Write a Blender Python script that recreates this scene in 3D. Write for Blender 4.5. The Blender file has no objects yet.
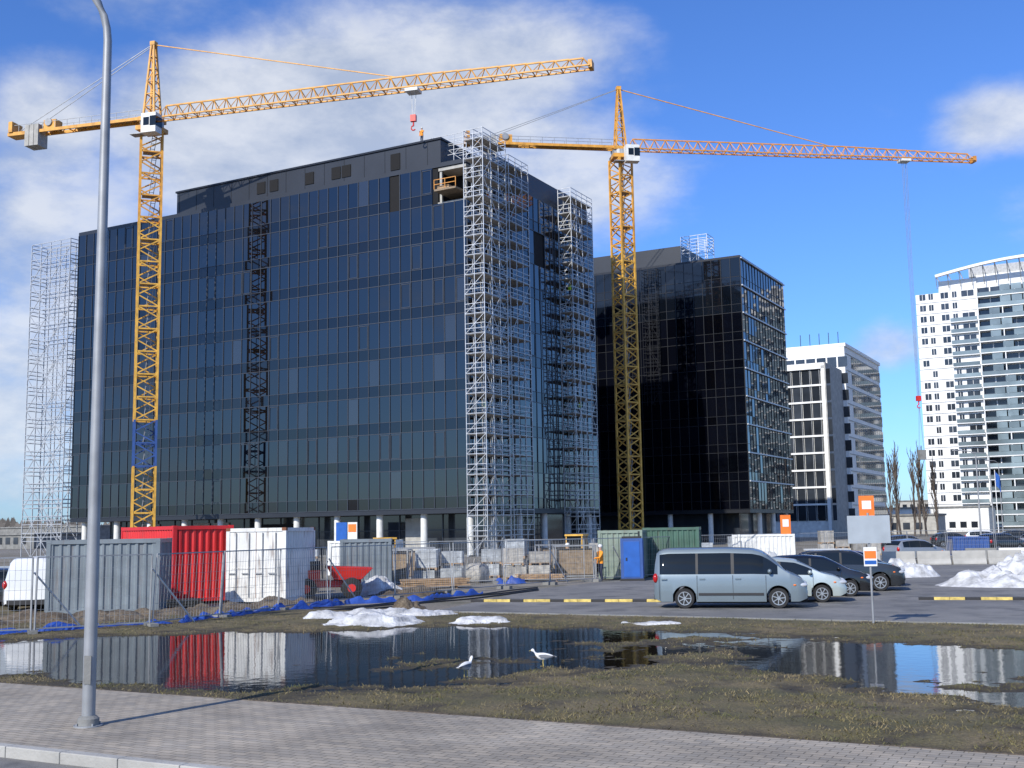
import bpy, math, random
import numpy as np
from mathutils import Vector, Matrix, noise as mnoise
random.seed(7); rng=np.random.default_rng(7)
sc=bpy.context.scene
R=math.radians
# ------------------------------------------------------------------ materials
def mat(name,col,rough=.6,metal=0.,var=.12,scale=2.,bump=0.,bscale=20.,island=0.,ior=1.5,coat=0.,detail=4.,streak=0.):
    m=bpy.data.materials.new(name); m.use_nodes=True
    nt=m.node_tree; N=nt.nodes; Lk=nt.links; p=N['Principled BSDF']
    tc=N.new('ShaderNodeTexCoord')
    no=N.new('ShaderNodeTexNoise'); no.inputs['Scale'].default_value=scale; no.inputs['Detail'].default_value=detail
    Lk.new(tc.outputs['Object'],no.inputs['Vector'])
    mr=N.new('ShaderNodeMapRange'); mr.inputs[1].default_value=.3; mr.inputs[2].default_value=.7
    mr.inputs[3].default_value=1-var; mr.inputs[4].default_value=1+var
    Lk.new(no.outputs['Fac'],mr.inputs[0]); val=mr.outputs[0]
    if island>0:
        ge=N.new('ShaderNodeNewGeometry'); m2=N.new('ShaderNodeMapRange')
        m2.inputs[3].default_value=1-island; m2.inputs[4].default_value=1+island
        Lk.new(ge.outputs['Random Per Island'],m2.inputs[0])
        mu=N.new('ShaderNodeMath'); mu.operation='MULTIPLY'; Lk.new(val,mu.inputs[0]); Lk.new(m2.outputs[0],mu.inputs[1]); val=mu.outputs[0]
    vm=N.new('ShaderNodeVectorMath'); vm.operation='SCALE'; vm.inputs[0].default_value=col[:3]
    Lk.new(val,vm.inputs['Scale']); colout=vm.outputs[0]
    if streak>0: # rust / dirt streaks running down
        mp=N.new('ShaderNodeMapping'); mp.inputs['Scale'].default_value=(5,5,.6); Lk.new(tc.outputs['Object'],mp.inputs['Vector'])
        n3=N.new('ShaderNodeTexNoise'); n3.inputs['Scale'].default_value=1.2; n3.inputs['Detail'].default_value=5; Lk.new(mp.outputs[0],n3.inputs['Vector'])
        r3=N.new('ShaderNodeMapRange'); r3.inputs[1].default_value=.56; r3.inputs[2].default_value=.72; r3.inputs[4].default_value=streak; Lk.new(n3.outputs['Fac'],r3.inputs[0])
        x=N.new('ShaderNodeMix'); x.data_type='RGBA'; Lk.new(r3.outputs[0],x.inputs[0]); Lk.new(colout,x.inputs[6]); x.inputs[7].default_value=(.14,.075,.045,1); colout=x.outputs[2]
    Lk.new(colout,p.inputs['Base Color'])
    p.inputs['Roughness'].default_value=rough; p.inputs['Metallic'].default_value=metal; p.inputs['IOR'].default_value=ior
    p.inputs['Coat Weight'].default_value=coat
    if bump>0:
        n2=N.new('ShaderNodeTexNoise'); n2.inputs['Scale'].default_value=bscale; n2.inputs['Detail'].default_value=5
        Lk.new(tc.outputs['Object'],n2.inputs['Vector'])
        b=N.new('ShaderNodeBump'); b.inputs['Strength'].default_value=1; b.inputs['Distance'].default_value=bump
        Lk.new(n2.outputs['Fac'],b.inputs['Height']); Lk.new(b.outputs[0],p.inputs['Normal'])
    return m
def mix_mat(name,c1,c2,c3,s1,s2,rough=.9,bump=.02,bscale=30,lo=.4,hi=.6):
    m=bpy.data.materials.new(name); m.use_nodes=True
    nt=m.node_tree; N=nt.nodes; Lk=nt.links; p=N['Principled BSDF']; tc=N.new('ShaderNodeTexCoord')
    def ns(s,d=6):
        n=N.new('ShaderNodeTexNoise'); n.inputs['Scale'].default_value=s; n.inputs['Detail'].default_value=d; n.inputs['Roughness'].default_value=.64
        Lk.new(tc.outputs['Object'],n.inputs['Vector']); return n.outputs['Fac']
    def rmp(f,a,b):
        r=N.new('ShaderNodeMapRange'); r.inputs[1].default_value=a; r.inputs[2].default_value=b; Lk.new(f,r.inputs[0]); return r.outputs[0]
    def mx(f,a,b):
        x=N.new('ShaderNodeMix'); x.data_type='RGBA'; Lk.new(f,x.inputs[0])
        for v,i in ((a,6),(b,7)):
            if isinstance(v,tuple): x.inputs[i].default_value=(*v,1)
            else: Lk.new(v,x.inputs[i])
        return x.outputs[2]
    a=mx(rmp(ns(s1),lo,hi),c1,c2); b=mx(rmp(ns(s2),.5,.66),a,c3)
    f=N.new('ShaderNodeVectorMath'); f.operation='SCALE'; Lk.new(b,f.inputs[0])
    q=N.new('ShaderNodeMapRange'); q.inputs[1].default_value=.3;q.inputs[2].default_value=.7;q.inputs[3].default_value=.65;q.inputs[4].default_value=1.35
    Lk.new(ns(bscale*1.5,2),q.inputs[0]); Lk.new(q.outputs[0],f.inputs['Scale']); Lk.new(f.outputs[0],p.inputs['Base Color'])
    p.inputs['Roughness'].default_value=rough
    if bump>0:
        bm=N.new('ShaderNodeBump'); bm.inputs['Distance'].default_value=bump; Lk.new(ns(bscale,4),bm.inputs['Height']); Lk.new(bm.outputs[0],p.inputs['Normal'])
    return m
M={}
M['glass']=mat('facade_glass',(.0022,.0028,.005),.015,0,.3,.05,island=.6,ior=1.8)
M['spandrel']=mat('spandrel_glass',(.003,.0038,.006),.04,0,.3,.05,island=.4,ior=1.62)
M['glassb']=mat('dark_reflection_glass',(.002,.0025,.005),.05,0,.3,.05,island=.5,ior=1.3)  # near-black tone stands in for a building reflected in the lower floors
M['glassu']=mat('sky_reflection_glass',(.004,.006,.010),.04,0,.3,.05,island=.5,ior=1.55)  # lighter copy for the upper floors, sky reflection put into the colour
M['glassr']=mat('side_facade_glass',(.008,.010,.017),.03,0,.3,.05,island=.5,ior=1.8)  # bluer, lighter base stands in for sky reflected in the side faces
M['blind']=mat('panel_with_blind',(.014,.016,.02),.1,0,.2,.05,island=.4,ior=1.8)
M['mull']=mat('mullion_metal',(.05,.057,.07),.4,.2)
M['mulll']=mat('sky_stripe_trim',(.5,.53,.56),.4,.2)  # pale floor trim, its brightness imitates stripes of reflected sky
M['mulld']=mat('dark_mullion_metal',(.016,.018,.023),.35,.2)
M['clad']=mat('dark_cladding',(.028,.032,.040),.4,.2,.1,.4)
M['dark']=mat('dark_interior',(.006,.006,.007),.9)
M['conc']=mat('concrete',(.38,.37,.34),.85,0,.2,1.2,.01)
M['concd']=mat('concrete_grey',(.2,.2,.19),.85,0,.25,1.2,.01)
M['white']=mat('white_paint',(.76,.76,.74),.5,0,.06,.6)
M['whited']=mat('weathered_white_paint',(.68,.68,.65),.5,0,.14,1.5)
M['whitec']=mat('rust_streaked_white_paint',(.7,.7,.67),.5,0,.12,1.5,streak=.75)
M['galv']=mat('galvanised_steel',(.5,.51,.52),.45,.4,.2,3)
M['galvd']=mat('dull_galvanised_steel',(.3,.31,.32),.5,.3,.2,2)
M['plank']=mat('scaffold_planks',(.3,.28,.25),.8,0,.3,2)
M['yel']=mat('crane_yellow',(.64,.31,.045),.5,0,.25,1.5,streak=.3)
M['yel2']=mat('mast_yellow',(.64,.36,.055),.5,0,.25,1.5,streak=.3)
M['ora']=mat('crane_orange',(.62,.27,.05),.5,0,.2,1.5,streak=.3)
M['blu']=mat('blue_paint',(.03,.08,.26),.5,0,.15,1.5)
M['red']=mat('red_container_paint',(.60,.02,.022),.45,0,.12,1.2,streak=.25)
M['redp']=mat('red_plastic',(.6,.03,.02),.4)
M['grayc']=mat('grey_container_paint',(.17,.20,.22),.5,0,.2,1.2,streak=.35)
M['greenc']=mat('green_container_paint',(.05,.11,.08),.55,0,.25,1.2,streak=.3)
M['greenl']=mat('pale_green_paint',(.20,.25,.20),.55,0,.2,1.2,streak=.3)
M['rust']=mat('rusty_steel',(.2,.08,.04),.8,0,.4,4)
M['wood']=mat('timber',(.38,.25,.14),.8,0,.3,5)
M['woodd']=mat('weathered_timber',(.24,.18,.12),.8,0,.35,5)
M['tarp']=mat('blue_tarpaulin',(.025,.075,.34),.45,0,.3,2,.02,8)
M['snow']=mat('dirty_snow',(.50,.505,.51),.9,0,.42,2.2,.05,9,detail=10)
M['dirt']=mix_mat('soil',(.10,.075,.05),(.15,.12,.085),(.05,.04,.03),.8,2.2,.95,.05,9)
M['wrap']=mat('plastic_wrap',(.36,.38,.39),.3,0,.35,3,.03,7,island=.35)
M['wrap2']=mat('insulation_wrap',(.36,.34,.30),.5,0,.35,3,.03,7,island=.35)
M['tyre']=mat('tyre_rubber',(.018,.018,.019),.85)
M['rim']=mat('alloy_rim',(.5,.51,.52),.3,.8)
M['cglass']=mat('car_glass',(.008,.011,.013),.03,0,.1,1,ior=1.45)
M['plast']=mat('black_plastic',(.02,.02,.022),.6)
M['lamp']=mat('headlamp_lens',(.6,.62,.64),.08,.3)
M['tail']=mat('tail_lamp',(.4,.01,.01),.15)
M['asph']=mix_mat('asphalt',(.15,.147,.142),(.21,.203,.19),(.10,.10,.098),.22,.7,.85,.008,60)
M['ground']=mix_mat('site_ground',(.17,.15,.12),(.23,.21,.18),(.10,.095,.06),.05,.3,.95,.05,6)
M['orangep']=mat('orange_sign_paint',(.80,.19,.03),.4)
M['bluep']=mat('blue_sign_paint',(.02,.10,.38),.4)
M['signb']=mat('sign_back_grey',(.42,.46,.49),.45,.3)
M['ypaint']=mat('yellow_road_paint',(.55,.42,.12),.75,0,.4,5)
M['rglass']=mat('balcony_glass',(.17,.215,.23),.08,0,.3,.2,island=.35,ior=1.6)
M['wglass']=mat('window_glass',(.03,.036,.045),.06,0,.4,.2,island=.5,ior=1.6)
M['twig']=mat('bark',(.10,.08,.065),.9,0,.3,2)
# ------------------------------------------------------------------ mesh builder
class MB:
    def __init__(s): s.v=[];s.f=[];s.m=[]
    def add(s,vs,fs,m=0):
        o=len(s.v); s.v.extend(tuple(v) for v in vs)
        for f in fs: s.f.append(tuple(i+o for i in f)); s.m.append(m)
    def box(s,c,sz,m=0,rz=0.,M4=None):
        x,y,z=sz[0]/2,sz[1]/2,sz[2]/2
        vs=[Vector(a) for a in ((-x,-y,-z),(x,-y,-z),(x,y,-z),(-x,y,-z),(-x,-y,z),(x,-y,z),(x,y,z),(-x,y,z))]
        if rz: r=Matrix.Rotation(rz,3,'Z'); vs=[r@v for v in vs]
        if M4: vs=[M4@v for v in vs]
        c=Vector(c); s.add([v+c for v in vs],[(0,3,2,1),(4,5,6,7),(0,1,5,4),(1,2,6,5),(2,3,7,6),(3,0,4,7)],m)
    def bx(s,x0,x1,y0,y1,z0,z1,m=0): s.box(((x0+x1)/2,(y0+y1)/2,(z0+z1)/2),(abs(x1-x0),abs(y1-y0),abs(z1-z0)),m)
    def beam(s,p,q,w,m=0,h=None):
        p=Vector(p);q=Vector(q);d=q-p
        if d.length<1e-6: return
        h=h or w; d.normalize(); up=Vector((0,0,1)) if abs(d.z)<.95 else Vector((1,0,0))
        a=d.cross(up).normalized()*w/2; b=a.cross(d).normalized()*h/2
        vs=[p-a-b,p+a-b,p+a+b,p-a+b,q-a-b,q+a-b,q+a+b,q-a+b]
        s.add(vs,[(0,3,2,1),(4,5,6,7),(0,1,5,4),(1,2,6,5),(2,3,7,6),(3,0,4,7)],m)
    def loft(s,rings,m=0,cap=True):
        n=len(rings[0]); vs=[v for r in rings for v in r]; fs=[]
        for i in range(len(rings)-1):
            for j in range(n):
                k=(j+1)%n; fs.append((i*n+j,i*n+k,(i+1)*n+k,(i+1)*n+j))
        if cap: fs.append(tuple(range(n))[::-1]); fs.append(tuple((len(rings)-1)*n+j for j in range(n)))
        s.add(vs,fs,m)
    def tube(s,pts,rad,m=0,n=8,cap=True):
        pts=[Vector(p) for p in pts]; rings=[]
        ref=Vector((0,0,1))
        for i,p in enumerate(pts):
            d=(pts[min(i+1,len(pts)-1)]-pts[max(i-1,0)]).normalized()
            up=Vector((0,1,0)) if abs(d.z)>.9 else ref
            a=d.cross(up).normalized(); b=a.cross(d).normalized(); r=rad[i] if hasattr(rad,'__len__') else rad
            rings.append([p+a*math.cos(t*2*math.pi/n)*r+b*math.sin(t*2*math.pi/n)*r for t in range(n)])
        s.loft(rings,m,cap)
    def cyl(s,p,q,r0,r1=None,m=0,n=12): s.tube([p,q],[r0,r0 if r1 is None else r1],m,n)
    def ell(s,c,r,m=0,n=12,k=8,M3=None):
        rings=[]
        for i in range(k+1):
            t=math.pi*(i/k); t=max(.02,min(math.pi-.02,t))
            rg=[]
            for j in range(n):
                v=Vector((r[0]*math.cos(t)*-1,r[1]*math.sin(t)*math.cos(j*2*math.pi/n),r[2]*math.sin(t)*math.sin(j*2*math.pi/n)))
                if M3: v=M3@v
                rg.append(v+Vector(c))
            rings.append(rg)
        s.loft(rings,m)
    def obj(s,name,mats,parent=None,loc=(0,0,0),rz=0.,smooth=None,bevel=0.):
        me=bpy.data.meshes.new(name); me.from_pydata(s.v,[],s.f)
        for a in mats: me.materials.append(M[a] if isinstance(a,str) else a)
        me.polygons.foreach_set('material_index',s.m); me.update()
        if smooth:
            me.polygons.foreach_set('use_smooth',[True]*len(me.polygons))
            try: me.set_sharp_from_angle(angle=R(smooth))
            except Exception: pass
        o=bpy.data.objects.new(name,me); sc.collection.objects.link(o)
        if parent: o.parent=parent
        o.location=loc; o.rotation_euler=(0,0,rz)
        if bevel:
            b=o.modifiers.new('bevel','BEVEL'); b.width=bevel; b.segments=2; b.limit_method='ANGLE'
        return o
def empty(name,loc=(0,0,0),rz=0.):
    e=bpy.data.objects.new(name,None); e.empty_display_size=.2; sc.collection.objects.link(e); e.location=loc; e.rotation_euler=(0,0,rz); return e
# ------------------------------------------------------------------ camera
cd=bpy.data.cameras.new('camera'); cam=bpy.data.objects.new('camera',cd); sc.collection.objects.link(cam)
cd.sensor_width=36; cd.lens=1150/1024*36; cd.clip_end=5000; cd.clip_start=.1
cam.matrix_world=Matrix.Translation((0,0,2.7))@Matrix.Rotation(R(90+7.15),4,'X')@Matrix.Rotation(R(-.95),4,'Z')
sc.camera=cam
# ------------------------------------------------------------------ light and sky
SAZ=Vector((-.55,-.83)).normalized(); EL=R(34)
sd=Vector((SAZ.x*math.cos(EL),SAZ.y*math.cos(EL),math.sin(EL)))
sl=bpy.data.lights.new('sun','SUN'); sl.energy=5.0; sl.angle=R(.5); sl.color=(1,.95,.86)
so=bpy.data.objects.new('sun',sl); sc.collection.objects.link(so); so.rotation_euler=sd.to_track_quat('Z','Y').to_euler(); so.location=(-20,-20,60)
w=bpy.data.worlds.new('World'); sc.world=w; w.use_nodes=True; nt=w.node_tree; N=nt.nodes; Lk=nt.links
bg=N['Background']; bg.inputs[1].default_value=.14
sky=N.new('ShaderNodeTexSky'); sky.sky_type='NISHITA'; sky.sun_disc=False; sky.sun_elevation=EL; sky.sun_rotation=math.atan2(SAZ.x,SAZ.y)
sky.air_density=1.0; sky.dust_density=.4; sky.ozone_density=2.5
tint=N.new('ShaderNodeVectorMath'); tint.operation='MULTIPLY'; tint.inputs[1].default_value=(.50,.79,1.32); Lk.new(sky.outputs[0],tint.inputs[0])
tc=N.new('ShaderNodeTexCoord'); D=tc.outputs['Generated']
def math_(op,a,b=None,c=None):
    n=N.new('ShaderNodeMath'); n.operation=op
    for i,x in enumerate((a,b,c)):
        if x is None: continue
        if isinstance(x,(int,float)): n.inputs[i].default_value=x
        else: Lk.new(x,n.inputs[i])
    return n.outputs[0]
def wn(scale,det,rough,vec,dist=0):
    n=N.new('ShaderNodeTexNoise'); n.inputs['Scale'].default_value=scale; n.inputs['Detail'].default_value=det; n.inputs['Roughness'].default_value=rough; n.inputs['Distortion'].default_value=dist
    Lk.new(vec,n.inputs['Vector']); return n.outputs['Fac']
st=N.new('ShaderNodeVectorMath'); st.operation='MULTIPLY'; st.inputs[1].default_value=(1,1,1.9); Lk.new(D,st.inputs[0])
n1=wn(3.6,7,.56,st.outputs[0],.2); n2=wn(11,6,.6,st.outputs[0],.1)
blobs=[((-.02,.93,.365),(.19,.085),1.1),((-.13,.92,.345),(.17,.09),1.1),((-.24,.91,.33),(.13,.09),1.05),((-.40,.90,.17),(.15,.20),1.15),((-.37,.90,.33),(.08,.08),.9),((.385,.868,.315),(.055,.035),.8),((.309,.94,.145),(.045,.025),.9),((.06,.95,.30),(.12,.07),.95),
       ((-.33,.87,.42),(.13,.04),.7),((.2,.97,.13),(.12,.04),.45)]
tot=None
for c,r,wgt in blobs:
    a=N.new('ShaderNodeVectorMath'); a.operation='SUBTRACT'; Lk.new(D,a.inputs[0]); a.inputs[1].default_value=c
    b=N.new('ShaderNodeVectorMath'); b.operation='MULTIPLY'; Lk.new(a.outputs[0],b.inputs[0]); b.inputs[1].default_value=(1/r[0],1/r[0],1/r[1])
    l=N.new('ShaderNodeVectorMath'); l.operation='LENGTH'; Lk.new(b.outputs[0],l.inputs[0])
    mr=N.new('ShaderNodeMapRange'); mr.interpolation_type='SMOOTHSTEP'; mr.inputs[1].default_value=1.3; mr.inputs[2].default_value=.2; mr.inputs[3].default_value=0; mr.inputs[4].default_value=wgt
    Lk.new(l.outputs['Value'],mr.inputs[0]); tot=mr.outputs[0] if tot is None else math_('MAXIMUM',tot,mr.outputs[0])
sx=N.new('ShaderNodeSeparateXYZ'); Lk.new(D,sx.inputs[0])
back=N.new('ShaderNodeMapRange'); back.inputs[1].default_value=.5; back.inputs[2].default_value=-.1; back.inputs[3].default_value=0; back.inputs[4].default_value=.42; Lk.new(sx.outputs[1],back.inputs[0])  # unseen cloud cover behind the camera, added for the facade reflections
tot=math_('MAXIMUM',tot,back.outputs[0])
nz=math_('ADD',math_('MULTIPLY',n1,.72),math_('MULTIPLY',n2,.28))
dens=math_('ADD',math_('MULTIPLY',tot,.72),math_('MULTIPLY',math_('SUBTRACT',nz,.5),2.3))
cr=N.new('ShaderNodeMapRange'); cr.interpolation_type='SMOOTHSTEP'; cr.inputs[1].default_value=.14; cr.inputs[2].default_value=.88; cr.inputs[3].default_value=0; cr.inputs[4].default_value=.84; Lk.new(dens,cr.inputs[0])
cc=N.new('ShaderNodeMix'); cc.data_type='RGBA'; cc.inputs[6].default_value=(3.5,4.0,4.9,1); cc.inputs[7].default_value=(5.8,6.0,6.3,1)
cmr=N.new('ShaderNodeMapRange'); cmr.inputs[1].default_value=.35; cmr.inputs[2].default_value=.62; Lk.new(n2,cmr.inputs[0]); Lk.new(cmr.outputs[0],cc.inputs[0])
mx=N.new('ShaderNodeMix'); mx.data_type='RGBA'; Lk.new(cr.outputs[0],mx.inputs[0]); Lk.new(tint.outputs[0],mx.inputs[6]); Lk.new(cc.outputs[2],mx.inputs[7]); Lk.new(mx.outputs[2],bg.inputs[0])
sc.view_settings.view_transform='Standard'; sc.view_settings.look='None'; sc.view_settings.exposure=0
# ------------------------------------------------------------------ ground frame (s along pavement, t across)
TH=R(-28); ct,stn=math.cos(R(28)),math.sin(R(28))
def st2w(s,t): return (ct*s+stn*t, -stn*s+ct*t)
P1=[(-22,33),(-13.3,31.0),(-8.6,32.3),(-5,32.0),(-1.8,33.0),(1.5,31.8),(4.6,29.8),(4.3,25.5),(2.6,23.4),(.84,22.3),(-.6,21.2),(-2.05,20.2),(-4.97,20.0),(-7.5,21.4),(-10.4,23.4),(-20,27)]
P2=[(3.9,30.4),(6.36,28.2),(10.1,25.2),(16,22.3),(19,17),(10,15.0),(7.3,16.9),(6.2,18.7),(5.2,20.4),(4.1,22.8),(4.6,26)]
ISL=[(3.4,27.2,.8),(8.8,19.3,.5),(-1.0,24.0,.45)]
def sdf(P,X,Y):
    d=np.full(X.shape,1e9); ins=np.zeros(X.shape,bool); n=len(P)
    for i in range(n):
        ax,ay=P[i]; bx,by=P[(i+1)%n]; ex,ey=bx-ax,by-ay
        tt=np.clip(((X-ax)*ex+(Y-ay)*ey)/(ex*ex+ey*ey),0,1)
        d=np.minimum(d,np.hypot(X-ax-tt*ex,Y-ay-tt*ey))
        c=((ay>Y)!=(by>Y))&(X<(bx-ax)*(Y-ay)/(by-ay+1e-12)+ax); ins^=c
    return np.where(ins,-d,d)
S0,S1,T0,T1=-52.,30.,14.8,32.7
ns_,nt_=760,175
ss=np.linspace(S0,S1,ns_); tt=np.linspace(T0,T1,nt_)
SS,TT=np.meshgrid(ss,tt,indexing='ij'); XX=ct*SS+stn*TT; YY=-stn*SS+ct*TT
nzv=np.array([mnoise.noise((x*.8,y*.8,0))+.75*mnoise.noise((x*2.1,y*2.1,3))+.5*mnoise.noise((x*6,y*6,7))+.3*mnoise.noise((x*12,y*12,2)) for x,y in zip(XX.ravel(),YY.ravel())]).reshape(XX.shape)
lown=np.array([mnoise.noise((x*.3,y*.3,9)) for x,y in zip(XX.ravel(),YY.ravel())]).reshape(XX.shape)
SD=np.minimum(sdf(P1,XX,YY),sdf(P2,XX,YY))
for (ix,iy,ir) in ISL: SD=np.maximum(SD,(ir-np.hypot((XX-ix)*.55,(YY-iy)))*.45-.12)
SD=SD+nzv*.62
ZZ=np.clip(SD*.035,-.12,.05)+.02*nzv*(SD>0)+.02*lown*(SD>.6)
ZZ=np.where(SD>.5,np.maximum(ZZ,.002),ZZ)
edge=np.minimum(np.minimum(TT-T0,T1-TT),np.minimum(SS-S0,S1-SS)); ZZ=ZZ*np.clip(edge/.5,0,1)
def gridmesh(name,V,nu,nv,mats,rz=0.,loc=(0,0,0)):
    me=bpy.data.meshes.new(name); idx=np.arange(nu*nv).reshape(nu,nv)
    F=np.stack([idx[:-1,:-1],idx[1:,:-1],idx[1:,1:],idx[:-1,1:]],-1).reshape(-1,4)
    me.from_pydata(V.tolist(),[],F.tolist()); 
    for a in mats: me.materials.append(M[a] if isinstance(a,str) else a)
    me.polygons.foreach_set('use_smooth',[True]*len(me.polygons)); me.update()
    o=bpy.data.objects.new(name,me); sc.collection.objects.link(o); o.rotation_euler=(0,0,rz); o.location=loc; return o
M['lawn']=mix_mat('winter_lawn',(.090,.080,.034),(.15,.118,.062),(.055,.044,.027),.45,1.3,.95,.035,18)
nt=M['lawn'].node_tree; N2=nt.nodes; L2=nt.links; p=N2['Principled BSDF']
src=p.inputs['Base Color'].links[0].from_socket; tcx=N2.new('ShaderNodeTexCoord'); sp=N2.new('ShaderNodeSeparateXYZ'); L2.new(tcx.outputs['Object'],sp.inputs[0])
wr=N2.new('ShaderNodeMapRange'); wr.inputs[1].default_value=-.008; wr.inputs[2].default_value=.028; wr.inputs[3].default_value=1; wr.inputs[4].default_value=0; L2.new(sp.outputs[2],wr.inputs[0])
xm=N2.new('ShaderNodeMix'); xm.data_type='RGBA'; L2.new(wr.outputs[0],xm.inputs[0]); L2.new(src,xm.inputs[6]); xm.inputs[7].default_value=(.034,.027,.017,1); L2.new(xm.outputs[2],p.inputs['Base Color'])
lawn=gridmesh('lawn_ground',np.stack([SS,TT,ZZ],-1).reshape(-1,3),ns_,nt_,['lawn'],TH)
b=MB(); BIG=2600
for (a0,a1,c0,c1) in ((-BIG,BIG,T1,BIG),(-BIG,S0,T0,T1),(S1,BIG,T0,T1)):
    b.add([(a0,c0,0),(a1,c0,0),(a1,c1,0),(a0,c1,0)],[(0,1,2,3)])
b.add([(-BIG,-BIG,-.16),(BIG,-BIG,-.16),(BIG,T0,-.16),(-BIG,T0,-.16)],[(0,1,2,3)])
b.add([(-BIG,T0,-.16),(BIG,T0,-.16),(BIG,T0,0),(-BIG,T0,0)],[(0,1,2,3)])
b.obj('ground',['ground'],rz=TH)
M['water']=mat('puddle_water',(.016,.014,.010),.015,0,.3,.5,.0022,3.5,ior=1.33)
b=MB(); b.add([(S0+.6,T0+.6,-.008),(S1-.6,T0+.6,-.008),(S1-.6,T1-.6,-.008),(S0+.6,T1-.6,-.008)],[(0,1,2,3)]); b.obj('puddle_water',['water'],rz=TH)
n=260000
Y=13+25*rng.random(n)**1.15; X=(rng.random(n)*2-1)*(.49*Y+.5)
s_,t_=ct*X-stn*Y, stn*X+ct*Y
ok=(t_>T0-.12*rng.random(n)**2)&(t_<T1-.05)&(s_>S0)&(s_<S1); X,Y,s_,t_=X[ok],Y[ok],s_[ok],t_[ok]
ii=np.clip(((s_-S0)/(S1-S0)*(ns_-1)).round().astype(int),0,ns_-1); jj=np.clip(((t_-T0)/(T1-T0)*(nt_-1)).round().astype(int),0,nt_-1)
keep=(SD[ii,jj]>-.10)&(rng.random(len(X))<np.clip(.42+1.3*nzv[ii,jj],.05,1)); X,Y,ii,jj=X[keep],Y[keep],ii[keep],jj[keep]; Z=ZZ[ii,jj]-.008
n=len(X); a=rng.random(n)*6.28; h=.014+.05*rng.random(n)**2; wd=.005+.008*rng.random(n); lx=(rng.random(n)-.5)*h*2.8; ly=(rng.random(n)-.5)*h*2.8
V=np.empty((n,3,3)); V[:,0]=np.stack([X-np.cos(a)*wd,Y-np.sin(a)*wd,Z],-1); V[:,1]=np.stack([X+np.cos(a)*wd,Y+np.sin(a)*wd,Z],-1); V[:,2]=np.stack([X+lx,Y+ly,Z+h],-1)
me=bpy.data.meshes.new('grass'); me.vertices.add(n*3); me.vertices.foreach_set('co',V.ravel()); me.loops.add(n*3); me.loops.foreach_set('vertex_index',np.arange(n*3,dtype=np.int32))
me.polygons.add(n); me.polygons.foreach_set('loop_start',np.arange(0,n*3,3,dtype=np.int32)); me.update(calc_edges=True)
M['blade']=mix_mat('grass_blades',(.12,.108,.036),(.23,.18,.092),(.07,.085,.028),.6,1.1,.85,.0,10)
me.materials.append(M['blade']); o=bpy.data.objects.new('grass',me); sc.collection.objects.link(o)
# pavement
pm=bpy.data.materials.new('paving_blocks'); pm.use_nodes=True; nn=pm.node_tree.nodes; ll=pm.node_tree.links; p=nn['Principled BSDF']; tco=nn.new('ShaderNodeTexCoord')
bk=nn.new('ShaderNodeTexBrick'); bk.inputs['Scale'].default_value=1; bk.inputs['Brick Width'].default_value=.24; bk.inputs['Row Height'].default_value=.13; bk.inputs['Mortar Size'].default_value=.008; bk.inputs['Mortar Smooth'].default_value=.4
bk.inputs['Color1'].default_value=(.40,.345,.27,1); bk.inputs['Color2'].default_value=(.30,.27,.225,1); bk.inputs['Mortar'].default_value=(.16,.14,.105,1)
ll.new(tco.outputs['Object'],bk.inputs['Vector'])
q=nn.new('ShaderNodeTexNoise'); q.inputs['Scale'].default_value=.6; q.inputs['Detail'].default_value=9; q.inputs['Roughness'].default_value=.7; ll.new(tco.outputs['Object'],q.inputs['Vector'])
mr=nn.new('ShaderNodeMapRange'); mr.inputs[1].default_value=.3; mr.inputs[2].default_value=.7; mr.inputs[3].default_value=.58; mr.inputs[4].default_value=1.25; ll.new(q.outputs['Fac'],mr.inputs[0])
v=nn.new('ShaderNodeVectorMath'); v.operation='SCALE'; ll.new(bk.outputs['Color'],v.inputs[0]); ll.new(mr.outputs[0],v.inputs['Scale']); ll.new(v.outputs[0],p.inputs['Base Color']); p.inputs['Roughness'].default_value=.85
bm=nn.new('ShaderNodeBump'); bm.inputs['Distance'].default_value=.006; bm.invert=True; ll.new(bk.outputs['Fac'],bm.inputs['Height']); ll.new(bm.outputs[0],p.inputs['Normal'])
b=MB(); b.bx(-80,80,10.55,14.78,-.2,.012); b.obj('pavement',[pm],rz=TH)
b=MB()
for i in range(-60,60): b.bx(i*1.0+.006,i*1.0+.994,10.38,10.546,-.2,.02)
b.obj('kerb',['conc'],rz=TH,bevel=.012)
b=MB()
for i in range(-60,60): b.bx(i*1.0+.005,i*1.0+.995,14.783,14.84,-.1,.016+random.uniform(-.006,.004))
b.obj('pavement_edging',['dirt'],rz=TH)
b=MB(); b.add([(-200,-8,-.12),(200,-8,-.12),(200,10.375,-.12),(-200,10.375,-.12)],[(0,1,2,3)]); b.obj('road',['asph'],rz=TH)
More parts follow.
